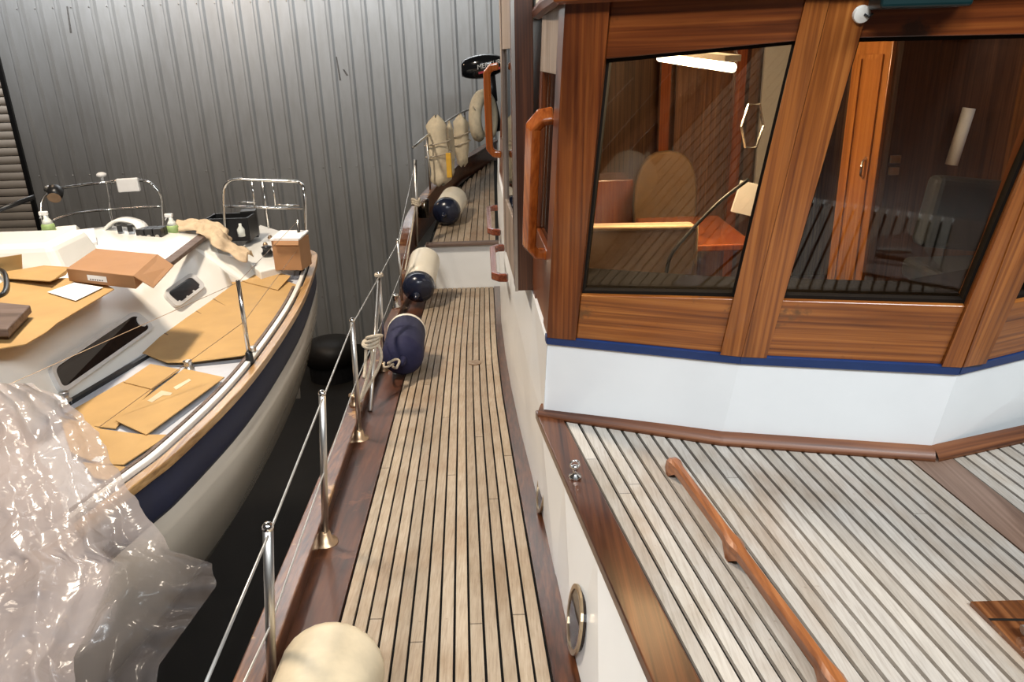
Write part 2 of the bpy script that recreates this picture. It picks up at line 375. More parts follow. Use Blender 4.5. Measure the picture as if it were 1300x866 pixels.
# --- side deck
sd = MB()
sd.grid([[V((pl(INN, y)-.02, y, zd(y)-.012)), V((pl(XB, y)+.05, y, zd(y)-.012))] for y in ys]).build('side_deck', 'caulk', Y)
sdk = COL.objects['side_deck']; sdk['label'] = 'side deck of caulked teak strips'
def strip(xa, xb, y0, y1, zf, th, seg):
    rows = []
    for i in range(seg+1):
        y = lerp(y0, y1, i/seg); a, b = xa(y), xb(y); z = zf(y)
        rows.append([V((a, y, z-th)), V((a, y, z)), V((b, y, z)), V((b, y, z-th))])
    m = MB().grid(rows); n = len(rows)*4
    m.f += [(0, 1, 2, 3), (n-4, n-1, n-2, n-3)]
    return m
NB, G = 14, .0040
butts = {0: [3.05], 1: [1.62, 5.0], 2: [1.9, 6.1], 3: [4.3], 4: [2.9, 6.6], 5: [1.78, 4.9], 6: [3.7], 7: [2.95, 5.8], 8: [1.25, 4.4], 9: [1.86, 5.3], 10: [3.4, 6.3], 11: [2.7], 12: [1.9, 4.7], 13: [3.15, 5.9]}
for i in range(NB):
    cuts = [-.5]+butts[i]+[YR]
    for a, b in zip(cuts, cuts[1:]):
        fa = lambda y, i=i: lerp(pl(TL, y), pl(TR, y), i/NB)+G
        fb = lambda y, i=i: lerp(pl(TL, y), pl(TR, y), (i+1)/NB)-G
        strip(fa, fb, a+.003, b-.003, zd, .012, max(2, int((b-a)/.7))).build('plank', 'teak', sdk)
strip(lambda y: pl(TR, y)+.004, lambda y: pl(XB, y)+.01, -.5, YR, lambda y: zd(y)+.004, .016, 16).build('margin_board', 'drk_y', Y, label='dark worn margin board beside the white trunk')
strip(lambda y: pl(INN, y)-.01, lambda y: pl(TL, y)-.004, -.5, YR, lambda y: zd(y)+.003, .016, 16).build('waterway', 'water', Y, label='dark varnished waterway board')
# --- bulwark and cap rail
BH = .08
def capz(y): return zd(y)+BH
strip(lambda y: pl(OUT, y)+.012, lambda y: pl(INN, y)-.006, -.5, 7.3, lambda y: capz(y)-.016, .30, 16).build('bulwark', 'drk_y', Y)
strip(lambda y: pl(OUT, y), lambda y: pl(INN, y), -.5, 7.3, capz, .02, 16).build('cap_rail', 'cap', Y, bevel=.005, label='worn varnished cap rail')
# aft: raised deck with sheer
AS = .07
def za(y): return -.2+AS*(y-YR)
def onaft(x, y, h=0): return onplane(x, y, (0, -AS, 1), -.2-AS*YR+h)
aL = [onaft(*p) for p in ((545, 316), (562, 268), (579, 240), (600, 222), (623, 203))]
AL = [(p.y, p.x) for p in aL]; YA = AL[-1][0]
AR = [(YR, -.135), (YA, -.19)]
ad = MB().grid([[V((pl(AL, y)-.03, y, za(y)-.012)), V((.3, y, za(y)-.012))] for y in [lerp(YR, YA, t/8) for t in range(9)]]).build('aft_deck', 'caulk', Y)
NA = 10
ALS = [(YR-.2, AL[0][1])]+AL
for i in range(NA):
    fa = lambda y, i=i: max(lerp(-.80, pl(AR, y), i/NA), pl(ALS, y))+.004
    fb = lambda y, i=i: max(lerp(-.80, pl(AR, y), (i+1)/NA), pl(ALS, y)+.004)-.004
    yb = YA
    while yb > YR+.3 and lerp(-.80, pl(AR, yb), (i+1)/NA) < pl(ALS, yb)+.02: yb -= .1
    if yb > YR+.4:
        cut = [YR+.02, random.uniform(YR+.8, yb-.2) if yb-YR > 1.4 else yb, yb]
        for a, b in zip(cut, cut[1:]):
            if b-a > .05: strip(fa, fb, a+.003, b-.003, za, .012, 4).build('plank', 'teak', ad)
MB().box((-.46, YR+.02, (zd(YR)-.2)/2-.01), (.80, .03, -.2-zd(YR)-.0)).build('riser', 'white', Y, label='cream painted riser between the two deck levels')
MB().box((-.46, YR+.0, -.2), (.78, .09, .035)).build('nosing', 'brownbd', Y, bevel=.008)
aC = [V((pl(OUT, 7.0)+.04, 7.0, capz(7.0)-.02)), V((pl(OUT, 7.25)+.04, 7.25, capz(7.25)+.14)), V((pl(OUT, 7.4)+.04, 7.42, -.2+.10))]+[onaft(*p, .24) for p in ((530, 262), (579, 210), (604, 194), (628, 179))]
sp = spline(aC, 6)
MB().tube(sp, .05, sq=(.10, .045)).build('aft_cap_rail', 'cap', Y, bevel=.006)
rows = []
for p in sp:
    zz = zd(p.y)-.2 if p.y < YR else za(p.y)-.1
    rows.append([V((p.x-.02, p.y, p.z-.02)), V((p.x-.02, p.y, zz)), V((p.x+.03, p.y, zz)), V((p.x+.03, p.y, p.z-.02))])
MB().grid(rows).build('aft_bulwark', 'mah_y', Y)
# --- hull sides (turn under towards the keel)
def hull_rows(prof_x, sgn, levels, y0, y1, n, sheer):
    rows = []
    for i in range(n+1):
        y = lerp(y0, y1, i/n); rows.append([V((prof_x(y)+sgn*dx, y, sheer(y)-dz)) for dz, dx in levels])
    return rows
lv = ((.02, .02), (.4, .04), (.9, .12), (1.4, .35), (1.9, .8), (2.4, 1.25), (3.2, 1.38))
MB().grid(hull_rows(lambda y: pl(OUT, y), 1, lv, -.5, 7.3, 12, capz)).build('hull', 'cream', Y, smooth=True, solid=.04)
MB().grid([[V((p.x-.05, p.y, p.z-.04)), V((p.x-.05, p.y, p.z-.6)), V((p.x+.25, p.y, p.z-1.4)), V((p.x+.9, p.y, p.z-2.2))] for p in sp[6:]]).build('aft_hull', 'cream', Y, smooth=True, solid=.04)
# --- cabin trunk side (white) with port lights
YF = 1.02
yy = [YF, 1.3, 1.7, 2.1, 2.47]
MB().grid([[V((pl(XB, y), y, zd(y)-.02)), V((pl(XT, y), y, ZT-.002)), V((pl(XT, y)+.06, y, ZT-.002))] for y in yy]).build('trunk_side', 'white', Y)
def side_pt(y, z):   # point on the white trunk side
    t = (z-zd(y))/(ZT-zd(y)); return V((lerp(pl(XB, y), pl(XT, y), t), y, z))
for (px, py, hy, hz, lab) in ((688, 621, .080, .078, 'far'), (731, 786, .085, .078, 'near')):
    a, b, c = side_pt(1.2, 0), side_pt(2.4, 0), side_pt(1.8, .3)
    cpt = onpts(px, py, a, b, c); nrm = (b-a).cross(c-a).normalized()
    if nrm.x > 0: nrm = -nrm
    ax = (b-a).normalized(); az = ax.cross(nrm).normalized()
    q = MB(); frame_ring(q, ringpoly(cpt, ax, az, hy+.014, hz+.014, 28), ringpoly(cpt, ax, az, hy, hz, 28), nrm*.007)
    pr = q.build('port_light', 'rim', Y, label='oval brass-rimmed port light')
    MB().prism(ringpoly(cpt-nrm*.02, ax, az, hy+.004, hz+.004, 28), nrm*.024).build('pane', 'darkglass', pr)
# --- cabin top
BLF = [(.2, .535), (1.224, .370), (2.421, .180)]       # left edge of strips
KL = lambda y: 1.237-.105*(y-2.077); KR = lambda y: 1.367-.085*(y-2.069)
trim_pts = [V((.105, 2.505, ZT)), V((.690, 2.258, ZT)), V((1.305, 2.115, ZT)), V((1.72, 2.245, ZT)), V((2.35, 2.60, ZT))]
def trimY(x): return pl([(p.x, p.y) for p in trim_pts], x)
ct = MB().add([V((pl(XT, YF)+.02, YF, ZT-.012)), V((2.7, YF, ZT-.012)), V((2.7, 2.7, ZT-.012)), V((.10, 2.55, ZT-.012))], [(0, 1, 2, 3)]).build('cabin_top', 'caulk', Y, label='cabin top of bleached teak strips')
NC = 23; G = .0050
MB().hexa([V((pl(XT, YF), YF, -.2)), V((2.7, YF, -.2)), V((2.7, YF+.03, -.2)), V((pl(XT, YF), YF+.03, -.2)), V((pl(XT, YF), YF, ZT-.002)), V((2.7, YF, ZT-.002)), V((2.7, YF+.03, ZT-.002)), V((pl(XT, YF), YF+.03, ZT-.002))]).build('trunk_front', 'white', Y)
MB().add([V((pl(XB, -.5), -.5, zd(-.5))), V((2.7, -.5, zd(-.5))), V((2.7, YF, zd(YF))), V((pl(XB, YF), YF, zd(YF)))], [(0, 1, 2, 3)]).build('foredeck', 'drk_y', Y, solid=.02)  # out of view; dark wood chosen so the panes reflect something dark
HX0, HY0 = 1.039, 1.424
cb = {0: 2.16, 1: 1.95, 2: 2.0, 5: 2.33, 9: 2.02, 16: 1.0, 4: 1.1, 12: .9, 19: 1.8}
for i in range(NC):
    fa = lambda y, i=i: lerp(pl(BLF, y), KL(y), i/NC)+G
    fb = lambda y, i=i: lerp(pl(BLF, y), KL(y), (i+1)/NC)-G
    ye = trimY(fa(2.2))+.02
    cuts = [YF]+([cb[i]] if i in cb and cb[i] > YF+.1 else [])+[ye]
    for a, b in zip(cuts, cuts[1:]):
        strip(fa, fb, a+.002, b-.002, lambda y: ZT, .012, 3).build('plank', 'teakb', ct)
for i in range(24):
    fa = lambda y, i=i: KR(y)+i*.0455+G; fb = lambda y, i=i: KR(y)+(i+1)*.0455-G
    strip(fa, fb, YF, trimY(fa(2.2))+.03, lambda y: ZT, .012, 2).build('plank', 'teakb', ct)
strip(KL, KR, YF, 2.13, lambda y: ZT+.001, .012, 4).build('king_plank', 'kingp', Y)
strip(lambda y: pl(XT, y)-.012, lambda y: pl(BLF, y)-.003, YF, 2.52, lambda y: ZT+.006, .03, 10).build('covering_board', 'drk_y', Y, bevel=.004, label='dark varnished covering board at the cabin edge')
# wooden hatch at the lower right
hp = [onz(1231, 769, ZT), onz(1420, 764, ZT), onz(1420, 880, ZT), onz(1318, 855, ZT)]
hat = MB().prism([p+V((0, 0, .0)) for p in hp], (0, 0, .012)).build('hatch', 'cap', Y, label='brown wooden hatch edge')
MB().prism([lerp(hp[0], hp[3], .28)+V((0, 0, .0125)), lerp(hp[1], hp[2], .28)+V((0, 0, .0125)), lerp(hp[1], hp[2], .31)+V((0, 0, .0125)), lerp(hp[0], hp[3], .31)+V((0, 0, .0125))], (0, 0, .001)).build('seam', 'caulk', hat)
pp = onz(1298, 800, ZT+.03)
MB().tube([pp, pp+V((.12, -.01, .01))], .011, 12).build('pipe_end', 'galv', hat)
# quarter-round trim at the foot of the wheelhouse
for a, b in zip(trim_pts, trim_pts[1:]):
    d = (b-a).normalized(); nn = V((d.y, -d.x, 0))
    if nn.y > 0: nn = -nn
    prof = [(0, 0), (.042, 0), (.040, .012), (.030, .026), (.014, .036), (0, .038)]
    MB().grid([[p+nn*u+V((0, 0, h)) for u, h in prof] for p in (a-d*.006, b+d*.006)]).build('foot_moulding', 'mould', Y, smooth=True)
# --- wheelhouse front facets
axd = V((-.088, 1, 0)).normalized(); ac = V((1.305, 2.123, 0))
def mirror(p):
    q = V((p.x, p.y, 0))-ac; t = axd*q.dot(axd); r = t-(q-t); return V((ac.x+r.x, ac.y+r.y, p.z))
KB = [V((.105, 2.485, .375)), V((.685, 2.262, .375)), V((1.305, 2.123, .375))]
KT = [V((.163, 2.10, 1.713)), V((.745, 1.88, 1.713)), V((1.275, 1.765, 1.713))]
KB += [mirror(KB[1]), mirror(KB[0])]; KT += [mirror(KT[1]), mirror(KT[0])]
def kpt(i, z): return lerp(KB[i], KT[i], (z-.375)/(1.713-.375))
ZS0, ZS1, ZTOP = .688, .716, 1.75
def slabs(mb, i, z0, z1, th, out=0):
    a0, b0, a1, b1 = kpt(i, z0), kpt(i+1, z0), kpt(i, z1), kpt(i+1, z1)
    n = (b0-a0).cross(a1-a0).normalized()
    if n.y > 0: n = -n
    p = [a0, b0, b1, a1]; mb.hexa([q-n*th for q in p]+[q+n*out for q in p])
mb = MB(); mb2 = MB()
for i in range(4): slabs(mb, i, .36, ZS0, .04); slabs(mb2, i, ZS0, ZS1, .03, .006)
mb.build('wheelhouse_base', 'white', Y, label='white painted base of the wheelhouse')
# stripe continues a little round the corner
p0, p1 = kpt(0, ZS0), kpt(0, ZS1)
mb2.hexa([p0+V((-.004, -.004, 0)), p0+V((-.007, .03, 0)), p0+V((.02, .03, 0)), p0+V((.02, -.002, 0)), p1+V((-.004, -.004, 0)), p1+V((-.007, .03, 0)), p1+V((.02, .03, 0)), p1+V((.02, -.002, 0))])
mb2.build('stripe', 'navy', Y, label='navy blue painted stripe')
def facet(i):
    a0, b0, a1, b1 = kpt(i, ZS1), kpt(i+1, ZS1), kpt(i, ZTOP), kpt(i+1, ZTOP)
    n = (b0-a0).cross(a1-a0).normalized()
    if n.y > 0: n = -n
    return a0, b0, a1, b1, n
def onfacet(i, x, y):
    a0, b0, a1, b1, n = facet(i); return onplane(x, y, n, n.dot(a0))
WIN = {0: [(737, 376), (931, 381), (1010, 53), (768, 76)], 1: [(993, 383), (1226, 390), (1372, 43), (1090, 49)]}
wq = {i: [onfacet(i, *p) for p in WIN[i]] for i in WIN}
# mirrored windows on the far facets
wq[2] = [mirror(wq[1][1]), mirror(wq[1][0]), mirror(wq[1][3]), mirror(wq[1][2])]
wq[3] = [mirror(wq[0][1]), mirror(wq[0][0]), mirror(wq[0][3]), mirror(wq[0][2])]
def edge_at(a, b, z): return lerp(a, b, (z-a.z)/(b.z-a.z))
posts = {}
for i in range(4):
    a0, b0, a1, b1, n = facet(i); BL, BR, TR_, TL_ = wq[i]
    lB, lT = edge_at(BL, TL_, ZS1), edge_at(BL, TL_, ZTOP); rB, rT = edge_at(BR, TR_, ZS1), edge_at(BR, TR_, ZTOP)
    posts.setdefault(i, []).append((a0, lB, lT, a1, n)); posts.setdefault(i+1, []).append((rB, b0, b1, rT, n))
    def brd(q, name, mat, front, back, label=None):
        MB().hexa([p-n*back for p in q]+[p+n*front for p in q]).build(name, mat, Y, bevel=.003, label=label)
    brd([lB, rB, BR, BL], 'sill_board', 'hon_x', -.004, .06)
    brd([TL_, TR_, rT, lT], 'header_board', 'mah_x', -.004, .06)
    wf = MB(); inn = scale_poly([BL, BR, TR_, TL_], .014)
    frame_ring(wf, [p-n*.05 for p in (BL, BR, TR_, TL_)], [p-n*.05 for p in inn], n*.032)
    fr = wf.build('window_bead', 'gasket', Y, label='dark glazing bead round a wheelhouse window')
    MB().prism([p-n*.035 for p in (BL, BR, TR_, TL_)], -n*.006).build('pane', 'glass', fr)
for k_, lst in posts.items():
    mb = MB()
    for q in lst:
        n = q[4]; mb.hexa([p-n*.07 for p in q[:4]]+[p+n*.008 for p in q[:4]])
    mb.build('corner_post' if k_ in (0, 4) else 'mullion', 'mah_z' if k_ == 0 else 'hon_z', Y)
# --- wheelhouse side (port hand of the picture)
def sx(y, z):        # inboard-leaning side surface
    return pl(XT, max(y, 2.5))+.030+(z-.69)*.06+(y-2.5)*-.002
def sidequad(y0, y1, z0, z1, out, th):
    m = MB(); a = [V((sx(y, z)-out, y, z)) for y, z in ((y0, z0), (y1, z0), (y1, z1), (y0, z1))]
    m.hexa(a+[p+V((th+out, 0, 0)) for p in a]); return m
yside = [2.47, 2.9, 3.5, 4.2, 5.0, 6.0, 7.0, YR]
MB().grid([[V((pl(XB, y), y, zd(y)-.02)), V((pl(XT, max(2.5, y)), y, ZT)), V((sx(y, ZS0)-.004, y, ZS0)), V((sx(y, ZS0)+.05, y, ZS0))] for y in yside[1:]]).build('trunk_side', 'white', Y)
MB().grid([[V((pl(XB, 2.46), 2.46, zd(2.46)-.02)), V((KB[0].x-.001, KB[0].y-.003, ZT-.02)), V((kpt(0, ZS0).x-.001, kpt(0, ZS0).y-.003, ZS0)), V((kpt(0, ZS0).x+.05, kpt(0, ZS0).y, ZS0))], [V((pl(XB, 2.9), 2.9, zd(2.9)-.02)), V((pl(XT, 2.9), 2.9, ZT)), V((sx(2.9, ZS0)-.004, 2.9, ZS0)), V((sx(2.9, ZS0)+.05, 2.9, ZS0))]]).build('trunk_side', 'white', Y)
MB().grid([[V((pl(XB, y), y, za(y)-.02)), V((pl(XB, y)+.03, y, ZS0)), V((pl(XB, y)+.1, y, ZS0))] for y in (YR, 9.0, 10.0)]).build('trunk_side', 'white', Y)
y0k = 2.475
def skew(zlo, zhi, ya, yb, out, th, name, mat, lab=None):   # follows the raked corner
    def yk(z): return lerp(KB[0].y, KT[0].y, (z-.375)/1.338)
    a = [V((sx(max(2.5, yk(z)+dy), z)-out if False else kpt(0, z).x-out-.056*dy, yk(z)+dy, z)) for dy, z in ((ya, zlo), (yb, zlo), (yb, zhi), (ya, zhi))]
    return MB().hexa(a+[p+V((th+out, 0, 0)) for p in a]).build(name, mat, Y, bevel=.003, label=lab)
skew(ZS1, ZTOP, .006, .13, .002, .05, 'side_post', 'mah_z')
skew(ZS1, .98, .13, .62, -.004, .04, 'side_panel', 'mah_z')
skew(1.54, ZTOP, .13, .62, -.004, .04, 'side_header', 'weather')
skew(.98, 1.54, .55, .62, -.004, .04, 'side_post', 'mah_z')
sp_ = skew(.98, 1.54, .13, .55, -.02, .026, 'side_pane', 'glass')
for ya, yb, z0, z1, nm, mt in ((3.75, 6.4, ZS0, .98, 'side_panel', 'mah_z'), (3.75, 6.4, 1.56, ZTOP, 'side_header', 'weather'), (4.3, 4.42, .98, 1.56, 'side_post', 'mah_z'), (5.2, 5.32, .98, 1.56, 'side_post', 'mah_z'), (6.28, 6.4, .98, 1.56, 'side_post', 'mah_z'), (2.9, 3.75, ZS0, ZTOP, 'side_panel', 'mah_z')):
    sidequad(ya, yb, z0, z1, 0, .045).build(nm, mt, Y)
for ya, yb in ((3.75, 4.3), (4.42, 5.2), (5.32, 6.28)): sidequad(ya, yb, .98, 1.56, -.02, .006).build('side_pane', 'glass', Y)
# sliding door standing proud of the side
dx0, dx1 = ony(655, 368, 3.0).x, ony(679, 368, 3.0).x
dz = ony(667, 369, 3.0).z
def doorbox(y0, y1, z0, z1, o, th):
    a = [V((dx0+(y-3.0)*-.062+(z-.69)*.012+o, y, z)) for y, z in ((y0, z0), (y1, z0), (y1, z1), (y0, z1))]
    return MB().hexa(a+[p+V((th, 0, 0)) for p in a])
W_ = dx1-dx0
dd = doorbox(3.0, 3.11, dz, 1.86, 0, W_).build('sliding_door', 'drk_z', Y, bevel=.003, label='sliding side door, dark edge towards us')
doorbox(3.66, 3.76, dz, 1.86, 0, W_*.8).build('stile', 'weather', dd)
doorbox(3.11, 3.66, dz, .95, .004, W_*.7).build('lower_panel', 'weather', dd)
doorbox(3.11, 3.66, 1.62, 1.86, .004, W_*.7).build('top_rail', 'weather', dd)
doorbox(3.11, 3.66, .95, 1.62, .012, .006).build('pane', 'glass', dd)
doorbox(2.992, 3.0, dz, 1.86, -.003, .012).build('edge_strip', 'galv', dd)
def handle(base, out, h, w, nm, mat, lab, up=V((0, 0, 1)), sq=(.034, .03)):
    o = V(out); p = [base-up*h/2, base-up*h*.49+o*w*.6, base-up*h*.43+o*w, base-up*h*.3+o*w, base+up*h*.3+o*w, base+up*h*.43+o*w, base+up*h*.49+o*w*.6, base+up*h/2]
    return MB().tube(p, .02, sq=sq).build(nm, mat, Y, bevel=.008, label=lab)
def hz(x, ya, yb, y): return (ony(x, ya, y).z+ony(x, yb, y).z)/2, abs(ony(x, ya, y).z-ony(x, yb, y).z)
zc, hh = hz(688, 140, 330, 2.5)
handle(V((kpt(0, zc).x-.002, 2.47, zc)), (-1, 0, 0), hh, .062, 'grab_handle', 'red', 'large orange-varnished grab handle by the corner post', up=(KT[0]-KB[0]).normalized(), sq=(.05, .034))
zc, hh = hz(632, 84, 196, 3.72)
handle(V((dx0-.045, 3.72, zc)), (-1, 0, 0), hh, .055, 'grab_handle', 'red', 'orange-varnished grab handle on the sliding door', sq=(.05, .034))
for (ya, yb, z) in ((4.05, 4.75, .50), (5.2, 6.1, .50)):
    xw = sx((ya+yb)/2, z)
    handle(V((pl(XT, (ya+yb)/2)+.0, (ya+yb)/2, z-.05)), (-1, 0, 0), yb-ya, .075, 'grab_rail', 'redd', 'dark red-brown grab rail on the white side', up=V((-.03, 1, 0)).normalized(), sq=(.035, .045))
# roof
rp = [V((p.x, p.y, ZTOP-.02)) for p in KT]; cc = V((1.0, 4.2, ZTOP-.02))
ro = [p+(p-cc).normalized()*.03 for p in rp]+[V((2.2, 7.0, ZTOP-.02)), V((.02, 6.5, ZTOP-.02)), V((.06, 3.8, ZTOP-.02)), V((.12, 3.02, ZTOP-.02))]
MB().prism(ro, (0, 0, .09)).build('roof', 'cream', Y, bevel=.02)
MB().tube([V((.13, 2.95, ZTOP-.015)), V((.135, 2.4, ZTOP-.015)), rp[0]+V((-.022, -.02, .005)), rp[1]+V((0, -.03, .005)), rp[2]+V((0, -.03, .005)), rp[3]+V((0, -.03, .005))], .024, 8).build('roof_moulding', 'mah_x', Y)
# little disc fitting and green lamp box on the front
a0, b0, a1, b1, n = facet(1)
lp = onfacet(1, 1093, 17); e1 = (b0-a0).normalized()
lf = MB().lathe([(.019, -.01), (.020, .008), (.017, .016), (.004, .018)], lp, n, 20).build('disc_fitting', 'cream', Y, label='small round white fitting')
MB().tube([lp+n*.018+e1*.004+V((0, 0, .002)), lp+n*.020+e1*.013-V((0, 0, .003)), lp+n*.018+e1*.022+V((0, 0, .003))], .003, 6).build('slot', 'black', lf)
MB().box((onfacet(1, 1165, -8)+n*.03), (.20, .07, .045)).build('lamp_box', 'green', Y, bevel=.008, label='dark green lamp box under the roof edge')
# --- deck fittings
pe = onz(730, 606, ZT+.008)
pf = MB().lathe([(.020, -.002), (.020, .006), (.008, .012), (.007, .028), (.011, .032), (.011, .040), (.003, .044)], pe, (0, 0, 1), 16).build('deck_eye', 'chrome', Y, smooth=True, label='small chrome deck eye')
MB().tube([pe+V((.014*math.cos(t), 0, .044+.014*math.sin(t))) for t in [k*math.pi/6 for k in range(12)]], .0035, 6, closed=True).build('ring', 'chrome', pf, smooth=True)
dn = deck(603, 461)
MB().prism(ringpoly(dn+V((0, 0, .001)), (1, 0, 0), (0, 1, -DS), .042, .06, 20), (0, 0, .004)).build('deck_plate', 'bronze', Y, label='oval bronze deck plate')
fx = onx(660, 462, sx(3.2, .4)-.0)
MB().lathe([(.016, 0), (.016, .01), (.011, .022), (.011, .04), (.004, .045)], (pl(XT, fx.y), fx.y, fx.z), (-1, 0, 0), 14).build('side_fitting', 'chrome', Y, smooth=True)
# wooden handrail on the cabin top: raised bows between feet
h0, h1 = onz(852, 600, ZT), onz(1046, 872, ZT); hd = (h1-h0); hl = hd.length; hd.normalize(); hs = V((hd.y, -hd.x, 0))
rows = []; nst = 60; Lr = hl*1.18
for k in range(nst+1):
    t = k/nst*Lr; foot = 0
    for fc in (.025, hl*.52, hl*1.04, hl*1.56):
        foot = max(foot, max(0, 1-abs(t-fc)/.05))
    foot = foot*foot*(3-2*foot)
    topz = .062 if t > .02 else .03+.032*(t/.02); botz = lerp(.030, .0, foot)
    wd = lerp(.013, .020, foot)
    c = h0+hd*(t-.01)
    rows.append([c-hs*wd+V((0, 0, botz)), c-hs*wd+V((0, 0, topz-.008)), c-hs*wd*.5+V((0, 0, topz)), c+hs*wd*.5+V((0, 0, topz)), c+hs*wd+V((0, 0, topz-.008)), c+hs*wd+V((0, 0, botz)), c-hs*wd+V((0, 0, botz))])
hm = MB().grid(rows); hm.f += [tuple(range(6)), tuple(nst*7+j for j in range(5, -1, -1))]
hm.build('handrail', wood('handrail_wood', ((.16, .05, .015), (.27, .09, .025), (.36, .14, .05)), 1, rough=.4), Y, smooth=False, label='loose-looking varnished wooden handrail on the teak strips')
# --- stanchions, wires
ST = []
for (tx, ty), (bx, by) in (((340, 670), (347, 905)), ((409, 500), (414, 690)), ((447, 407), (457, 558)), ((481, 348), (488, 470)), ((505, 305), (511, 392))):
    b = deck(bx, by); h = V((0, 0, 0)); t = ony(tx, ty, b.y)
    st = MB().tube([b+V((0, 0, .02)), t], .0125, 12).build('stanchion', 'galv', Y, smooth=True)
    MB().lathe([(.0135, -.004), (.0135, .004), (.009, .012), (.002, .014)], t, (t-b), 12).build('stanchion_cap', 'chrome', st, smooth=True)
    MB().lathe([(.045, 0), (.045, .008), (.026, .014), (.020, .05), (.0135, .055)], b, (0, -.0, 1), 18).build('base_flange', 'bronze', st, smooth=True)
    ST.append((b, t))
pb, pt = onaft(529, 312), None; pt = ony(527, 203, pb.y)
stf = MB().tube([pb, pt], .017, 12).build('stanchion', 'galv', Y, smooth=True); ST.append((pb, pt))
br = deck(470, 524); MB().tube([br+V((0, 0, .01)), ST[3][1]-V((0, 0, .03))], .012, 10).build('brace', 'galv', Y, smooth=True)
wn = onz(258, 875, .70)
upw = [wn]+[t-V((0, 0, .018)) for b, t in ST]
MB().tube(upw, .0035, 6).build('lifeline', 'wire', Y, smooth=True)
lw = [lerp(b, t, .5) for b, t in ST]; lw = [V((lw[0].x+.02, .4, lw[0].z+.13))]+lw
MB().tube(lw, .003, 6).build('lifeline', 'wire', Y, smooth=True)
# fairlead block on the bulwark
fb_ = V((pl(OUT, 3.72)+.04, 3.72, capz(3.72)))
MB().lathe([(.03, 0), (.03, .012), (.016, .02), (.016, .05), (.028, .056), (.028, .066)], fb_, (0, 0, 1), 14).build('fairlead', 'bronze', Y, smooth=True)
wp = V((pl(OUT, 6.3)+.04, 6.3, capz(6.3)))
MB().lathe([(.035, 0), (.035, .02), (.02, .04), (.02, .10), (.03, .11), (.03, .13)], wp, (0, 0, 1), 14).build('bollard', 'chrome', Y, smooth=True)
# --- inside the wheelhouse
MB().box((1.45, 4.4, -.15), (2.2, 3.4, .05)).build('cabin_sole', 'int_z', Y)
MB().box((1.35, 5.9, .8), (2.7, .06, 2.0)).build('bulkhead', 'int_z', Y)
MB().box((2.62, 4.3, .8), (.05, 3.4, 2.0)).build('cabin_side', 'int_z', Y)
# dashboard shelf behind the glass
dsh = [kpt(i, .80)+V((0, .10, 0)) for i in range(5)]
ds2 = [p+V((0, .34, 0)) for p in dsh]
MB().prism(dsh+ds2[::-1], (0, 0, .05)).build('dash_shelf', 'dash', Y)
# settee back with pale piping
s0, s1 = ony(744, 290, 3.05), ony(888, 288, 3.05)
sz = ony(800, 346, 3.05).z-.15
st_ = MB().hexa([V((s0.x-.12, 3.05, sz)), V((s1.x, 3.05, sz)), V((s1.x, 3.17, sz)), V((s0.x-.12, 3.17, sz)), V((s0.x-.12, 3.05, s0.z)), V((s1.x, 3.05, s1.z)), V((s1.x, 3.17, s1.z)), V((s0.x-.12, 3.17, s0.z))]).build('settee_back', 'beige', Y, bevel=.02)
MB().tube([V((s0.x-.12, 3.05, s0.z)), V((s1.x-.01, 3.05, s1.z)), V((s1.x-.01, 3.05, sz))], .011, 8).build('piping', 'piping', st_, smooth=True)
ta = [onz(815, 281, s0.z-.02), onz(880, 283, s0.z-.02), onz(930, 322, s0.z-.02), onz(890, 326, s0.z-.02)]
t0 = ony(870, 300, 3.4)
MB().box((t0.x+.06, 3.55, t0.z-.02), (.42, .62, .03)).build('saloon_table', 'red', Y, bevel=.006)
MB().box((t0.x+.06, 3.55, t0.z-.4), (.09, .09, .75)).build('table_leg', 'int_z', Y)
# round-backed chair
cpos = ony(845, 262, 4.1)
rc = MB().prism(ringpoly(V((cpos.x, 4.1, cpos.z)), (1, 0, 0), (0, 0, 1), .17, .29, 24, 2.6), (0, .06, 0)).build('round_chair_back', 'chairb', Y, bevel=.015)
# cardboard-coloured locker
lk = ony(776, 252, 4.6); MB().box((lk.x, 4.75, lk.z-.25), (.26, .3, .72)).build('locker', 'red', Y, bevel=.006)
# partition post and panels
q = ony(840, 215, 5.0); MB().box((q.x, 5.0, .8), (.06, .06, 1.9)).build('partition_post', 'red', Y)
q = ony(910, 215, 5.0); pdoor = MB().box((q.x-.02, 5.05, .75), (.52, .04, 1.9)).build('companion_door', 'int_z', Y)
q2 = ony(930, 215, 4.9); MB().box((q2.x, 4.9, .8), (.06, .08, 1.9)).build('partition_post', 'red', Y)
# orange-lit locker door seen through the second pane
Yd = 3.7
dq = [ony(1052, 335, Yd), ony(1098, 335, Yd+.25), ony(1134, 52, Yd+.25), ony(1094, 48, Yd)]
xa, xb_ = ony(1070, 200, Yd+.12).x, ony(1117, 200, Yd-.04).x
na = V((xb_-xa, -.16, 0)).normalized(); nb = V((na.y, -na.x, 0)); Ld = V((xb_-xa, -.16, 0)).length
R3 = Matrix((na, -nb, V((0, 0, 1)))).transposed()
dc = V(((xa+xb_)/2, Yd+.04, .85))
dob = MB().box(dc, (Ld, .03, 1.8), R3).build('locker_door', 'orange', Y, bevel=.004, label='orange varnished locker door with raised panel')
pc = dc+nb*.02
mb = MB(); w2, z0_, z1_ = Ld/2-.035, .0, 1.55
o_ = [pc+na*w2*s+V((0, 0, z-.85)) for s, z in ((-1, z0_), (1, z0_), (1, z1_), (-1, z1_))]
i_ = [pc+na*(w2-.018)*s+V((0, 0, z-.85)) for s, z in ((-1, z0_+.02), (1, z0_+.02), (1, z1_-.02), (-1, z1_-.02))]
frame_ring(mb, o_, i_, nb*.01).build('moulding', 'orange', dob)
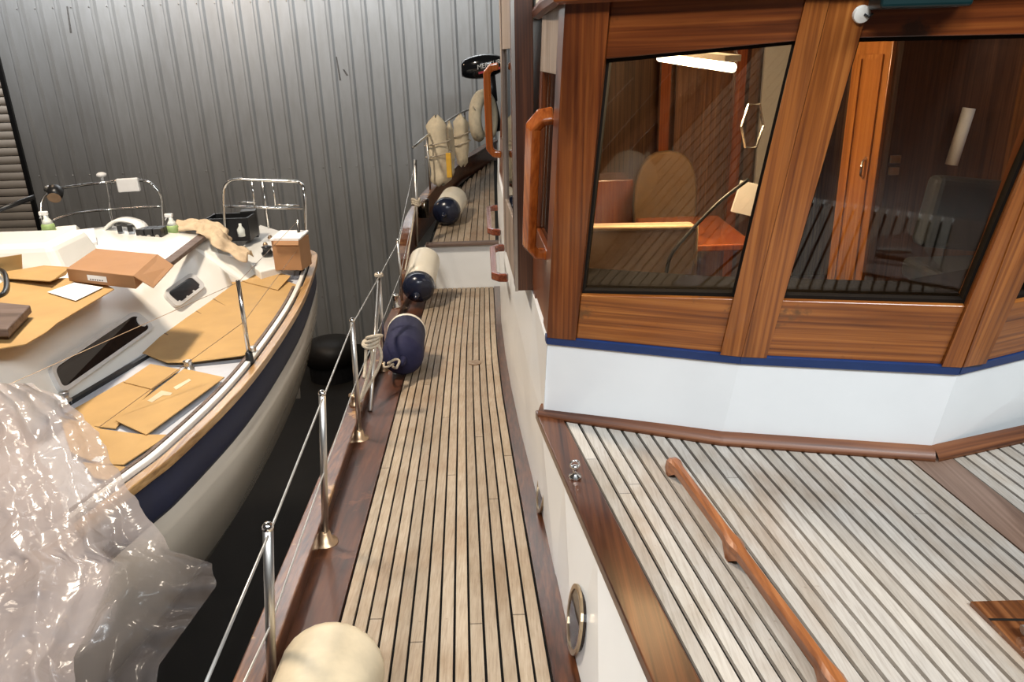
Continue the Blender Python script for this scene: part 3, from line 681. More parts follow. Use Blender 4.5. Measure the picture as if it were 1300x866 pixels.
hc = V((lerp(xa, xb_, .68), Yd, ony(1095, 213, Yd).z))+nb*.02
MB().tube([hc-V((0, 0, .05)), hc-V((0, 0, .03))+nb*.03, hc+V((0, 0, .03))+nb*.03, hc+V((0, 0, .05))], .006, 8).build('handle', 'chrome', dob, smooth=True)
# dark partition to the right of it, with two switch plates
pa = ony(1132, 200, 4.0); MB().box((pa.x+.55, 4.06, .8), (1.1, .05, 1.9)).build('partition', 'int_d', Y)
for py in (204, 219):
    q = ony(1118+6, py, 3.98); MB().box((max(q.x, pa.x+.03), 4.02, q.z), (.05, .02, .04)).build('switch_plate', 'rim', Y, bevel=.003)
# helm chair
hcx = ony(1225, 272, 3.2)
hch = MB().box((hcx.x, 3.2, hcx.z), (.36, .10, .30), Matrix.Rotation(.12, 3, 'Y')).build('helm_chair_back', 'seatdark', Y, bevel=.03)
MB().box((hcx.x-.02, 3.0, hcx.z-.22), (.44, .42, .09)).build('seat', 'seatdark', hch, bevel=.03)
MB().lathe([(.04, -.75), (.04, 0)], (hcx.x, 3.02, hcx.z-.22), n=12).build('pedestal', 'black', hch)
# rolled chart, cable, papers seen through the panes
q = ony(1226, 175, 3.9); tag(MB().lathe([(.03, -.14), (.03, .14)], (q.x, 3.95, q.z), (0.15, 0, 1), 14).build('rolled_chart', 'paper', None, smooth=True), 'white rolled chart standing behind the second wheelhouse pane', 'chart')
cq = [ony(846, 346, 2.75), ony(853, 322, 2.75), ony(880, 290, 2.8), ony(915, 255, 2.85), ony(950, 228, 2.9)]
tag(MB().tube(spline(cq, 6), .007, 8).build('cable', 'black', None, smooth=True), 'black cable arching behind the first wheelhouse pane', 'cable')
q = ony(948, 252, 3.4); tag(MB().box((q.x, 3.4, q.z), (.10, .02, .14), Matrix.Rotation(.25, 3, 'Y')).build('notice', 'paper'), 'white printed sheet propped behind the first pane', 'paper')
q = ony(968, 165, 4.9); MB().box((q.x+.14, 4.95, .9), (.30, .03, 1.5)).build('aft_view_panel', 'gel', Y, label='added pale panel standing in for the shed wall seen aft')  # stand-in for the shed wall showing through an aft window
q = ony(955, 160, 3.6); tag(MB().tube(ringpoly(V((q.x, 3.6, q.z)), (1, 0, 0), (0, 0, 1), .05, .11, 6), .007, 6, closed=True).build('metal_bracket', 'chrome'), 'angular metal bracket behind the right edge of the first pane', 'bracket')
# the lit fluorescent tube
ta_, tb_ = ony(838, 73, 3.3), ony(930, 86, 2.75)
lt = thing('fluorescent_lamp', 'lit fluorescent tube under the wheelhouse ceiling', 'lamp', ta_)
MB().tube([ta_, tb_], .016, 10).build('tube', 'tube', lt, smooth=True)
MB().tube([ta_+V((0, 0, .03)), tb_+V((0, 0, .03))], .02, sq=(.06, .02)).build('housing', 'cream', lt)
pl_ = bpy.data.lights.new('fluorescent_glow', 'POINT'); pl_.shadow_soft_size = .06; pl_.energy = 52; pl_.color = (1, .74, .44)
po = bpy.data.objects.new('fluorescent_glow', pl_); COL.objects.link(po); po.location = lerp(ta_, tb_, .4)-V((0, 0, .07))

# ================================================================== FENDERS AND GEAR ON DECK
def fender(base, top, r, label, body='fend', end='fendend', endlen=.0, n=28, both=False, endtop=None):
    a, b = V(base), V(top); L = (b-a).length; ax = (b-a).normalized()
    t = thing('fender', label, 'fender', a, 'fenders lying on the side deck')
    prof = []; hc_ = r*.75
    for k in range(9):
        g = k/8*math.pi/2; prof.append((r*math.sin(g)+.004, hc_*(1-math.cos(g))))
    prof2 = [(p[0], L-p[1]) for p in prof[::-1]]
    full = prof+[(r, L*.5)]+prof2
    if endlen:
        ne = [p for p in full if p[1] <= endlen]+[(r, endlen)]
        nb_ = [(r, endlen)]+[p for p in full if p[1] > endlen]
        MB().lathe(ne, a, ax, n).build('end_cap', end, t, smooth=True); MB().lathe(nb_, a, ax, n).build('body', body, t, smooth=True)
    elif endtop:
        nb_ = [p for p in full if p[1] < L-endtop]+[(r, L-endtop)]; ne = [(r, L-endtop)]+[p for p in full if p[1] > L-endtop]
        MB().lathe(ne, a, ax, n).build('end_cap', end, t, smooth=True); MB().lathe(nb_, a, ax, n).build('body', body, t, smooth=True)
    else: MB().lathe(full, a, ax, n).build('body', body, t, smooth=True)
    for p, d in ((a, -ax), (b, ax)):
        MB().lathe([(.035, -.02), (.03, .02), (.018, .035), (.018, .06), (.006, .065)], p, d, 12).build('eye', end if endlen and d != ax else body, t, smooth=True)
    return t
fender((-.475, .92, zd(.92)+.130), (-.475, 1.595, zd(1.595)+.130), .127, 'large aged cream fender nearest to us on the side deck', 'fendold')
b2 = deck(508, 478)
fender((b2.x+.035, b2.y-.1, b2.z+.15), (b2.x-.0, b2.y+.50, b2.z+.155), .128, 'navy blue covered fender with a white end', 'blue', 'fend', endtop=.11)
b3 = deck(530, 392)
fender((b3.x+.01, b3.y-.05, b3.z+.15), (b3.x+.05, b3.y+.55, b3.z+.36), .142, 'white fender with navy end leaning before the riser', 'fend', 'fendend', endlen=.17)
b4 = onaft(564, 290)
fender((b4.x+.01, b4.y-.0, b4.z+.15), (b4.x+.10, b4.y+.62, b4.z+.23), .15, 'white fender with navy end up on the raised aft deck', 'fend', 'fendend', endlen=.16)
# mooring rope knotted round the braced stanchion
rk = thing('rope', 'pale mooring rope knotted around the braced stanchion', 'rope', lerp(br, ST[3][1], .1))
kc = ony(470, 432, br.y+.05)
for i in range(4):
    t0_ = i*.9; pts = []
    for k in range(22):
        t = 2*math.pi*k/22; pts.append(kc+V((.040*math.cos(t)+.008*i, .03*math.sin(t), .016*math.sin(t+t0_)+.012*(i-1.5))))
    MB().tube(pts, .010, 7, closed=True).build('coil', 'rope', rk, smooth=True)
for ddx, ex, ey in ((0, 455, 515), (.03, 447, 525), (-.02, 462, 480)):
    MB().tube(spline([kc+V((ddx, 0, 0)), kc+V((ddx*1.6, -.03, -.12)), ony(ex, ey, br.y-.05)], 6), .009, 7).build('tail', 'rope', rk, smooth=True)
tk = ST[3][1]
MB().tube([tk+V((.022*math.cos(t), .022*math.sin(t), -.012+.004*t/6)) for t in [k*.6 for k in range(32)]], .007, 6).build('whipping', 'rope', rk, smooth=True)
ln = thing('rope', 'thin pale line tied to the blue fender', 'rope', b2)
cq = ony(500, 462, b2.y-.2)
MB().tube([cq+V((.03*math.cos(t)*(1+.2*math.sin(3*t)), .02*math.sin(2*t), .025*math.sin(t))) for t in [k*2*math.pi/24 for k in range(24)]], .008, 6, closed=True).build('knot', 'rope', ln, smooth=True)
MB().tube(spline([cq, cq+V((-.06, 0, -.02)), ST[3][0]+V((.02, 0, .1))], 6), .007, 6).build('tail', 'rope', ln, smooth=True)
kn = thing('rope', 'pale line tied to the tall aft stanchion', 'rope', ST[5][0])
kq = lerp(ST[5][0], ST[5][1], .52)
for i in range(3):
    MB().tube([kq+V((.035*math.cos(t), .035*math.sin(t), .02*(i-1)+.012*math.sin(2*t))) for t in [k*2*math.pi/16 for k in range(16)]], .014, 6, closed=True).build('coil', 'rope', kn, smooth=True)
MB().tube(spline([kq, kq+V((-.03, -.3, -.25)), ST[4][1]+V((.03, .1, -.3))], 6), .008, 6).build('tail', 'rope', kn, smooth=True)
tb = ony(537, 265, 8.1)
tubo = tag(MB().lathe([(.055, -.09), (.068, .09), (.072, .095), (.066, .088), (.053, -.082)], tb, n=20).build('plastic_tub', 'clear', None, smooth=True), 'clear plastic tub beside the tall aft stanchion', 'tub')
# stern rail with lifebelts and covers hung on it
rl = [p+V((0, 0, .62)) for p in sp[18:]]; SR = MB().tube(rl, .013, 8).build('guard_rail', 'galv', Y, smooth=True, label='steel guard rail above the aft bulwark')
for k_ in (20, 27, 34): MB().tube([sp[k_], sp[k_]+V((0, 0, .62))], .012, 8).build('post', 'galv', SR, smooth=True)
def bundle(name, px0, px1, py0, py1, Yp, label, mat='canvas', strap=True, extra=None):
    a, b = ony(px0, py0, Yp), ony(px1, py1, Yp); c = (a+b)/2; wx, hz_ = abs(b.x-a.x)/2*1.3, abs(a.z-b.z)/2
    t = thing(name, label, 'cover', V((c.x, Yp, c.z-hz_))); rows = []
    rnd = random.Random(px0)
    ph = [rnd.uniform(0, 6) for _ in range(4)]
    for i in range(15):
        v = i/14; z = c.z-hz_+2*hz_*v; s = (.80+.12*math.sin(5*v+ph[0])+.08*math.sin(11*v+ph[1]))*(min(1, (1-v)*7+.12))*(min(1, v*9+.35))
        rows.append([V((c.x+wx*s*math.cos(g)*(1+.10*math.sin(3*g+ph[2]+4*v)), Yp+.11*s*math.sin(g)*(1+.15*math.sin(4*g+ph[3])), z+.02*math.sin(g*2+ph[1]))) for g in [2*math.pi*k/20 for k in range(21)]])
    m = MB().grid(rows); m.build('bag', mat, t, smooth=True)
    if strap:
        for v in (.45, .62): 
            z = c.z-hz_+2*hz_*v; MB().tube([V((c.x+wx*1.0*math.cos(g), Yp+.125*math.sin(g), z+.03*math.cos(g))) for g in [2*math.pi*k/18 for k in range(18)]], .009, 6, closed=True).build('lashing', 'rope', t, smooth=True)
    return t
bundle('lifebelt_cover', 541, 572, 148, 234, 9.1, 'wide lashed cream canvas bundle on the aft rail')
bundle('lifebelt_cover', 566, 578, 155, 222, 9.3, 'narrow cream bundle squeezed between the two lashed ones', strap=False)
bundle('lifebelt_cover', 576, 596, 146, 210, 9.9, 'slim pale canvas bundle nearest the horseshoe buoy')
q = ony(570, 210, 8.95); tag(MB().hexa([q+V((sx_*.03, sy_*.02, sz_*.14)) for sz_ in (-1, 1) for sx_, sy_ in ((-1, -1), (1, -1), (1, 1), (-1, 1))]).build('yellow_strap', 'yellow', None, bevel=.01), 'yellow strap hanging beside the wide canvas bundle', 'strap')
# horseshoe buoy
hbY = 10.6; hc0 = ony(612, 150, hbY); hr = abs(ony(612, 116, hbY).z-ony(612, 186, hbY).z)/2
hb = thing('horseshoe_buoy', 'cream horseshoe lifebuoy hanging on the stern rail', 'lifebuoy', V((hc0.x, hbY, hc0.z-hr)))
pts = [V((hc0.x+.02+hr*.30*math.cos(t), hbY+.22*math.cos(t), hc0.z+(hr-.07)*math.sin(t))) for t in [math.radians(-60+k*300/28) for k in range(29)]]
pts = [V((2*hc0.x-p.x if False else p.x, p.y, p.z)) for p in pts]
MB().tube(pts, [.06]+[.085]*27+[.06], 12).build('float', 'canvas', hb, smooth=True)
for k_ in (8, 20): MB().tube(ringpoly(pts[k_], (pts[k_]-hc0).normalized(), (0, 1, 0), .09, .09, 12), .008, 6, closed=True).build('band', 'rope', hb, smooth=True)
# outboard engine clamped to the stern rail
oY = 11.2; oc = ony(611, 86, oY); u = oY/1000
ob = thing('outboard_motor', 'black outboard engine on the stern rail with white lettering', 'outboard', V((oc.x, oY, oc.z-.4)))
rows = []
for i in range(13):
    v = i/12; xx = lerp(-.27, .30, v); s = math.sin(math.pi*min(1, max(0, .10+.80*v)))**.45
    top = .155*s+.02*(1-v); bot = -.155*s
    rows.append([V((oc.x+xx, oY+.15*s*math.copysign(abs(math.cos(g))**.7, math.cos(g)), oc.z+(top if math.sin(g) > 0 else -bot)*math.copysign(abs(math.sin(g))**.7, math.sin(g))+.06*(v-.3))) for g in [2*math.pi*k/20 for k in range(21)]])
m = MB().grid(rows); m.f += [tuple(range(20)), tuple(12*21+k for k in range(19, -1, -1))]
cowl = m.build('cowl', 'blackg', ob, smooth=True)
MB().tube([oc+V((.12, 0, -.10)), oc+V((.14, 0, -.45))], .07, 12).build('leg', 'black', ob, smooth=True)
MB().tube([oc+V((.14, 0, -.42)), oc+V((.18, .02, -.85))], [.05, .09], 12).build('midsection', 'black', ob, smooth=True)
def text(s, size, loc, rotm, mat, parent, name='lettering'):
    c = bpy.data.curves.new(name, 'FONT'); c.body = s; c.size = size; c.extrude = .002; c.align_x = 'CENTER'; c.align_y = 'CENTER'; c.shear = .2
    o = bpy.data.objects.new(name+'_tmp', c); COL.objects.link(o); bpy.context.view_layer.update()
    me = bpy.data.meshes.new_from_object(o.evaluated_get(bpy.context.evaluated_depsgraph_get())); bpy.data.objects.remove(o)
    me.transform(rotm.to_4x4()); me.transform(Matrix.Translation(loc)); me.materials.clear(); me.materials.append(M[mat])
    b = bpy.data.objects.new(name, me); COL.objects.link(b); b.parent = parent
    if parent.type == 'EMPTY': b.matrix_parent_inverse = Matrix.Translation(-parent.location)
    return b
RT = Matrix.Rotation(math.radians(90), 3, 'X')
text('MERCURY', .085, oc+V((.13, -.160, .045)), Matrix.Rotation(-.22, 3, 'Y') @ RT, 'whtxt', ob)
MB().box(oc+V((.12, -.150, -.035)), (.32, .02, .028), Matrix.Rotation(-.2, 3, 'Y')).build('stripe', 'redtxt', ob)

# ================================================================== THE NEIGHBOURING SAILBOAT
B = thing('sailboat', 'white sailing yacht alongside with cardboard laid over its deck', 'boat', (-3.15, 3, FZ))
gp = [onz(x, y, .03) for x, y in ((160, 615), (220, 568), (300, 490), (350, 425), (380, 375), (396, 330))]
GW = [V((-3.15, -2.7, .22)), V((-2.62, -1.2, .16)), V((-2.10, .4, .09)), V((-1.75, 1.8, .05))]+gp
GW += [gp[-1]+V((-.10, .30, 0)), gp[-1]+V((-.28, .42, 0))]
gw = spline(GW, 5); BX = -3.15
def mir(p): return V((2*BX-p.x, p.y, p.z))
# hull skins, both sides
hl_ = ((0, 0), (.04, -.006), (.22, .0), (.24, .002), (.48, .03), (.75, .12), (1.05, .33), (1.35, .70), (1.55, 1.15), (1.7, 1.5))
def hullrow(p, lv):
    t = min(1, max(.12, (-(BX)+p.x)/1.65)); return [V((p.x-min(dx*t, p.x-BX), p.y, p.z-dz)) for dz, dx in lv]
MB().grid([hullrow(p, hl_[3:]) for p in gw]).build('hull', 'hullw', B, smooth=True, solid=.03, label='off-white hull topsides')
MB().grid([[mir(q) for q in hullrow(p, hl_)] for p in gw]).build('hull', 'hullw', B, smooth=True, solid=.03)
MB().grid([hullrow(p, hl_[1:4]) for p in gw]).build('sheer_stripe', 'navyd', B, smooth=True, solid=.02, label='dark navy sheer stripe')
def off(i, d):   # outward offset in plan
    a, b = gw[max(i-1, 0)], gw[min(i+1, len(gw)-1)]; t = (b-a); n = V((t.y, -t.x, 0)).normalized(); return gw[i]+n*d
n_ = len(gw)
MB().tube([off(i, .018)+V((0, 0, -.018)) for i in range(n_)], .02, sq=(.05, .042)).build('rub_rail', 'palewood', B, bevel=.006, label='varnished wooden rubbing rail')
MB().tube([off(i, -.035)+V((0, 0, .006)) for i in range(n_)], .02, sq=(.030, .026)).build('toe_rail', 'gel', B, bevel=.006, label='pale toe rail')
MB().tube([off(i, -.066)+V((0, 0, -.006)) for i in range(12, n_-14)], .02, sq=(.018, .045)).build('slotted_rail', 'brownbd', B)
keel = MB().prism([V((BX-.2, .2, -1.5)), V((BX-.2, 3.6, -1.5)), V((BX-.15, 3.2, FZ)), V((BX-.15, .8, FZ))], (.4, 0, 0)).build('keel', 'navyd', B)
MB().add([gw[-1], mir(gw[-1]), mir(gw[-1])+V((0, -.35, -1.3)), gw[-1]+V((0, -.35, -1.3))], [(0, 1, 2, 3)]).build('transom', 'hullw', B, solid=.03)
# deck plate
MB().add([p+V((-.03, 0, -.03)) for p in gw]+[mir(p)+V((.03, 0, -.03)) for p in gw], [(i, i+1, n_+i+1, n_+i) for i in range(n_-1)]).build('deck', 'deckgrey', B, solid=.01)
# coach roof
cbp = [onz(x, y, 0) for x, y in ((80, 520), (140, 480), (190, 450), (240, 415), (300, 370))]
ctp = [onz(x, y, .31) for x, y in ((0, 470), (60, 425), (140, 370), (205, 333), (268, 300))]
cbp = [cbp[0]+V((-.03, -1.3, 0)), cbp[0]+V((-.0, -.6, 0))]+cbp; ctp = [ctp[0]+V((-.02, -1.1, -.1)), ctp[0]+V((.0, -.45, -.03))]+ctp
rows = []
for b, t in zip(spline(cbp, 5), spline(ctp, 5)):
    e = V((BX, t.y, t.z+.11))
    rows.append([b+V((0, 0, -.04)), lerp(b, t, .5), lerp(b, t, .93), lerp(t, e, .06)+V((0, 0, .012)), lerp(t, e, .35)+V((0, 0, .02)), e,
                 mir(lerp(t, e, .35))+V((0, 0, .02)), mir(lerp(b, t, .93)), mir(b)+V((0, 0, -.04))])
cr_m = MB().grid(rows); nl = len(rows)-1
cr_m.f += [tuple(range(8, -1, -1)), tuple(nl*9+j for j in range(9))]
cr_m.build('coach_roof', 'gel', B, smooth=True)
MB().add([], [])
# coach roof windows
from mathutils.bvhtree import BVHTree
crv = BVHTree.FromPolygons([V(p) for p in cr_m.v], cr_m.f)
def onroof(x, y):
    h = crv.ray_cast(CAM, ray(x, y).normalized()); n = h[1]
    return h[0], (n if n.z > 0 else -n)
def cwin(outer, inner, label):
    def dense(q):
        px = roundpoly([V((x, y, 0)) for x, y in q], .3); out = []
        for a, b in zip(px, px[1:]+px[:1]): out += [lerp(a, b, m_/3) for m_ in range(3)]
        return [onroof(p.x, p.y) for p in out]
    H, H2 = dense(outer), dense(inner); nrm = sum((h[1] for h in H), V((0, 0, 0))).normalized()
    R_ = [h[0]-nrm*.02 for h in H]; I_ = [h[0]-nrm*.02 for h in H2]
    f = frame_ring(MB(), R_, I_, nrm*.046).build('cabin_window', 'alu', B, label=label)
    MB().prism(I_, nrm*.041).build('pane', 'darkglass', f); return f, nrm
f1, nr = cwin([(58, 468), (168, 396), (194, 418), (76, 503)], [(65, 471), (168, 402), (188, 418), (76, 496)], 'long smoked window in the coach roof side')
MB().lathe([(.035, 0), (.035, .006), (.01, .007)], onroof(176, 411)[0]+nr*.021, nr, 18).build('vent_disc', 'alu', f1)
f2, nr = cwin([(204, 374), (241, 348), (260, 366), (223, 394)], [(210, 375), (240, 354), (254, 366), (225, 388)], 'small dark hinged window in the coach roof side')
for px in ((226, 386), (236, 380), (244, 373), (252, 367)):
    MB().lathe([(.010, 0), (.010, .006)], onroof(*px)[0]+nr*.021, nr, 8).build('hinge', 'alu', f2)
# sea hood, cockpit coamings, aft deck
sh = [onz(x, y, .42) for x, y in ((-40, 346), (88, 346), (104, 338), (92, 305), (-30, 303))]
zc_ = [V((p.x, p.y, .36)) for p in sh]
c0 = ony(60, 330, 4.9); x1 = ony(104, 335, 4.9).x
MB().hexa([V((-4.6, 4.7, .34)), V((x1, 4.7, .34)), V((x1-.05, 5.3, .34)), V((-4.6, 5.3, .34)), V((-4.6, 4.76, .56)), V((x1-.09, 4.76, .56)), V((x1-.12, 5.25, .56)), V((-4.6, 5.25, .56))]).build('sea_hood', 'gel', B, bevel=.05)
YC0, YC1 = ctp[-1].y-.35, 6.6
ta_c = ctp[-1]; MB().hexa([V((ta_c.x-.35, YC0, .0)), V((-1.98, YC0, 0)), V((-1.95, 6.0, 0)), V((ta_c.x-.3, 6.2, 0)), V((ta_c.x-.30, YC0, .33)), V((ta_c.x-.02, YC0, .32)), V((-2.06, 5.95, .12)), V((ta_c.x-.2, 6.15, .14))]).build('coaming', 'gel', B, bevel=.03)
qd = [onz(x, y, .10) for x, y in ((300, 322), (330, 285), (378, 300), (372, 335), (330, 345))]
MB().prism(qd, (0, 0, -.11)).build('aft_deck_panel', 'gel', B, bevel=.01)
MB().box((BX, 5.9, -.03), (2.2, 1.3, .03)).build('cockpit_sole', 'deckgrey', B)
MB().hexa([V((-4.5, 5.2, 0)), V((-3.9, 5.2, 0)), V((-3.9, 6.3, 0)), V((-4.5, 6.3, 0)), V((-4.4, 5.2, .36)), V((-4.05, 5.2, .36)), V((-4.05, 6.2, .2)), V((-4.4, 6.2, .2))]).build('coaming', 'gel', B, bevel=.03)
MB().box((-3.2, 5.45, .16), (1.0, .5, .3)).build('bridge_deck', 'gel', B, bevel=.02)
# genoa track and blocks
tr = [onz(x, y, .015) for x, y in ((78, 517), (190, 450))]
MB().tube([tr[0], tr[1]], .01, sq=(.03, .02)).build('genoa_track', 'black', B)
for (x, y) in ((84, 510), (240, 470), (322, 452), (378, 340)):
    q = onz(x, y, .02); blk = MB().lathe([(.03, -.01), (.03, .01), (.018, .02), (.022, .05), (.026, .055), (.01, .06)], q, n=14).build('deck_block', 'galv', B, smooth=True)
# stanchions and lifelines
sb, stp = onz(318, 463, .02), None; stp = ony(302, 356, sb.y)
sb2 = onz(384, 348, .02); st2 = ony(378, 279, sb2.y)
for b, t in ((sb, stp), (sb2, st2)):
    s_ = MB().tube([b, t], .012, 10).build('stanchion', 'chrome', B, smooth=True)
    MB().lathe([(.03, 0), (.022, .02), (.02, .07), (.013, .08)], b, (t-b), 12).build('socket', 'black', s_, smooth=True)
far = onz(0, 492+20, .40)
MB().tube([ony(-60, 520, 3.0), stp-V((0, 0, .01)), st2-V((0, 0, .01))], .0017, 6).build('lifeline', 'bronze', B)
m1, m2 = lerp(sb, stp, .52), lerp(sb2, st2, .52)
MB().tube([ony(60, 590, 3.0), m1, m2], .0017, 6).build('lifeline', 'bronze', B)
# pushpit halves
def rail(pts, r=.0125, nm='pushpit_rail'): return MB().tube(spline(pts, 6), r, 10).build(nm, 'chrome', B, smooth=True)
PY = 6.55
R = lambda x, y, Y_=PY: ony(x, y, Y_)
rail([R(387, 335, 6.35), R(388, 290, 6.4), R(386, 243, 6.45), R(380, 232), R(365, 230), R(330, 229), R(300, 228), R(288, 233), R(284, 243), R(284, 262), R(286, 296)])
MB().tube([R(284, 262), R(384, 265)], .010, 8).build('pushpit_bar', 'chrome', B, smooth=True)
for (a, b, c, d) in ((333, 230, 341, 290), (320, 231, 323, 262), (346, 232, 350, 262), (303, 257, 325, 257), (350, 260, 380, 261)):
    MB().tube([R(a, b), R(c, d)], .008, 8).build('pushpit_bar', 'chrome', B, smooth=True)
PL = 7.2
rail([R(54, 290, 6.6), R(52, 262, 6.7), R(60, 246, 6.8), R(78, 239, 6.9), R(130, 232, PL), R(180, 229, PL), R(197, 238, PL), R(204, 250, PL), R(206, 270, PL), R(208, 296, PL)])
rail([R(66, 280, 6.8), R(95, 271, 6.95), R(140, 266, PL), R(205, 262, PL)], .009, 'pushpit_bar')
MB().tube([R(141, 231, PL), R(138, 268, PL), R(148, 300, PL)], .006, 8).build('pushpit_bar', 'chrome', B)
MB().tube([R(135, 233, PL), R(145, 292, PL)], .005, 6).build('antenna_cable', 'wire', B)
# things on the pushpit
q = R(163, 235, PL-.05); dz_ = MB().box(q, (.20, .04, .125), Matrix.Rotation(-.03, 3, 'Y')).build('lifesaving_box', 'paper', None, bevel=.01); tag(dz_, 'small white plaque clamped to the left pushpit rail', 'plaque')
q = R(130, 228, PL); an = thing('antenna', 'white mushroom antenna on the left pushpit rail', 'antenna', q)
MB().lathe([(.012, -.01), (.012, .03)], q, n=10).build('stem', 'paper', an); MB().lathe([(.03, .025), (.045, .035), (.042, .055), (.02, .066), (.002, .068)], q, n=16).build('dome', 'paper', an, smooth=True)
q = R(70, 245, 6.85); lm = thing('searchlight', 'black lamp with brassy lens at the left end of the pushpit', 'lamp', q)
MB().lathe([(.05, -.06), (.065, -.02), (.065, .04), (.03, .07)], q, (-.2, .8, .5), 16).build('housing', 'black', lm, smooth=True)
MB().lathe([(.055, -.068), (.05, -.06)], q, (-.2, .8, .5), 16).build('lens', 'bronze', lm)
MB().tube([q, q+V((-.08, .02, .04))], .03, 10).build('bracket', 'galv', lm)
q0, q1 = R(-30, 277, 6.2), R(44, 250, 6.5); tag(MB().tube([q0, q1], .02, 12).build('boat_pole', 'black', None, smooth=True), 'thick dark pole reaching in from the left before the roller door', 'pole')
# ---------------------------------------------------- loose gear on the sailboat
def sheetpx(name, pts, z, label, cat, mat='card', th=.005, group=None, rise=None):
    P_ = []
    for i, p in enumerate(pts):
        P_.append(onz(p[0], p[1], z+(p[2] if len(p) > 2 else 0)))
    o = MB().prism(P_, (0, 0, th)).build(name, mat, None)
    tag(o, label, cat, group); return o
grp = 'cardboard sheets protecting the sailboat deck'
c1 = sheetpx('cardboard_sheet', [(181, 449), (212, 461, .01), (241, 461, .01), (309, 452, .02), (330, 446), (384, 365), (365, 358), (309, 357), (289, 355), (242, 391), (209, 423)], .02, 'largest cardboard sheet, on the side deck around the near stanchion', 'cardboard', group=grp)
for a, b in (((209, 423), (236, 437)), ((242, 391), (267, 405)), ((265, 376), (286, 388)), ((366, 398), (343, 396)), ((352, 415), (328, 413))):
    p0, p1 = onz(*a, .0262), onz(*b, .0262); d = V((-(p1-p0).y, (p1-p0).x, 0)).normalized()*.006
    MB().prism([p0-d, p0+d, p1], (0, 0, .0008)).build('slit', 'cardedge', c1)
sheetpx('cardboard_sheet', [(306, 357), (324, 338), (369, 351, .02), (353, 369)], .028, 'cardboard sheet at the stern end of the side deck', 'cardboard', group=grp)
sheetpx('cardboard_sheet', [(157, 486), (191, 463), (229, 470), (193, 495)], .022, 'small cardboard piece at the foot of the long window', 'cardboard', group=grp)
sheetpx('cardboard_sheet', [(82, 527), (157, 485), (196, 494), (160, 530), (147, 545), (118, 542)], .016, 'cardboard piece beside the genoa track', 'cardboard', group=grp)
c3 = sheetpx('cardboard_sheet', [(147, 535), (186, 553), (285, 480), (234, 469)], .034, 'flattened carton with pale tape on the side deck', 'cardboard', group=grp)
for pts in (((187, 509), (205, 496), (219, 499), (216, 502), (207, 502), (193, 511)), ((220, 492), (240, 481), (243, 483), (224, 495))):
    MB().prism([onz(*p, .0395) for p in pts], (0, 0, .001)).build('tape', 'tape', c3)
c4 = sheetpx('cardboard_sheet', [(76, 530), (100, 536), (130, 546), (183, 553), (215, 553, .015), (157, 591), (123, 590), (90, 575)], .026, 'cardboard sheet with a white label next to the polythene', 'cardboard', group=grp)
MB().prism([onz(*p, .034) for p in ((116, 585), (122, 580), (136, 579), (126, 587))], (0, 0, .001)).build('sticker', 'paper', c4)
sheetpx('cardboard_sheet', [(105, 588), (160, 594), (141, 611), (120, 608)], .022, 'lowest cardboard scrap by the toe rail', 'cardboard', group=grp)
ZR = .435
sheetpx('cardboard_sheet', [(-40, 380), (12, 355), (87, 354), (125, 357), (145, 368), (73, 411), (60, 422), (33, 438), (-40, 450)], ZR, 'big cardboard sheet spread over the coach roof', 'cardboard', group=grp)
sheetpx('cardboard_sheet', [(0, 347), (56, 338), (88, 340, .02), (84, 349), (64, 358, .02), (4, 354)], ZR+.02, 'folded cardboard strip in front of the sea hood', 'cardboard', group=grp)
q = [ony(x, y, 4.55) for x, y in ((-20, 346), (28, 345), (27, 323), (-20, 330))]
tag(MB().prism(q, (0, .006, 0)).build('cardboard_flap', 'card'), 'upright cardboard flap against the sea hood', 'cardboard')
# flat brown carton
cz = ZR+.02
A_, Bq = onz(88, 357, cz), onz(173, 367, cz); up_ = V((0, 0, .075)); bk = V((.0, .40, 0)); Cq = onz(203, 338, cz)-Bq
Dq = V((Cq.x, Cq.y, 0))
bx_ = thing('carton', 'flat brown carton lying closed on the coach roof', 'box', A_)
MB().hexa([A_, Bq, Bq+Dq, A_+Dq, A_+up_, Bq+up_, Bq+Dq+up_, A_+Dq+up_]).build('body', 'card2', bx_, bevel=.003)
fd = (Bq-A_).normalized(); fn = V((fd.y, -fd.x, 0))
MB().prism([A_+fd*.16+fn*.002+V((0, 0, .02)), A_+fd*.31+fn*.002+V((0, 0, .02)), A_+fd*.31+fn*.002+V((0, 0, .052)), A_+fd*.16+fn*.002+V((0, 0, .052))], fn*.001).build('label', 'paper', bx_)
for i in range(6): MB().prism([A_+fd*(.18+.018*i)+fn*.004+V((0, 0, .024)), A_+fd*(.19+.018*i)+fn*.004+V((0, 0, .024)), A_+fd*(.19+.018*i)+fn*.004+V((0, 0, .031)), A_+fd*(.18+.018*i)+fn*.004+V((0, 0, .031))], fn*.0005).build('print_mark', 'black', bx_)
MB().prism([Bq+up_, Bq+Dq+up_, Bq+Dq*.95+V((.10, -.02, .015)), Bq+Dq*.08+V((.09, -.02, .0))], (0, 0, -.005)).build('flap', 'card2', bx_)
sheetpx('paper_sheet', [(60, 371), (94, 359, .01), (131, 365), (96, 382)], ZR+.012, 'white printed paper sheet on the coach roof cardboard', 'paper', 'paper', .001)
bd = thing('wooden_board', 'short dark brown board lying at the left frame edge', 'board', onz(10, 420, ZR))
bq_ = [onz(x, y, ZR+.03) for x, y in ((-30, 390), (41, 397), (12, 428), (-30, 428))]
MB().prism(bq_, (0, 0, .04)).build('plank', 'brownbd', bd, bevel=.006)
MB().prism([lerp(p, sum(bq_, V((0, 0, 0)))/4, .15)-V((0, 0, .022)) for p in bq_], (0, 0, .022)).build('batten', 'drk_y', bd)
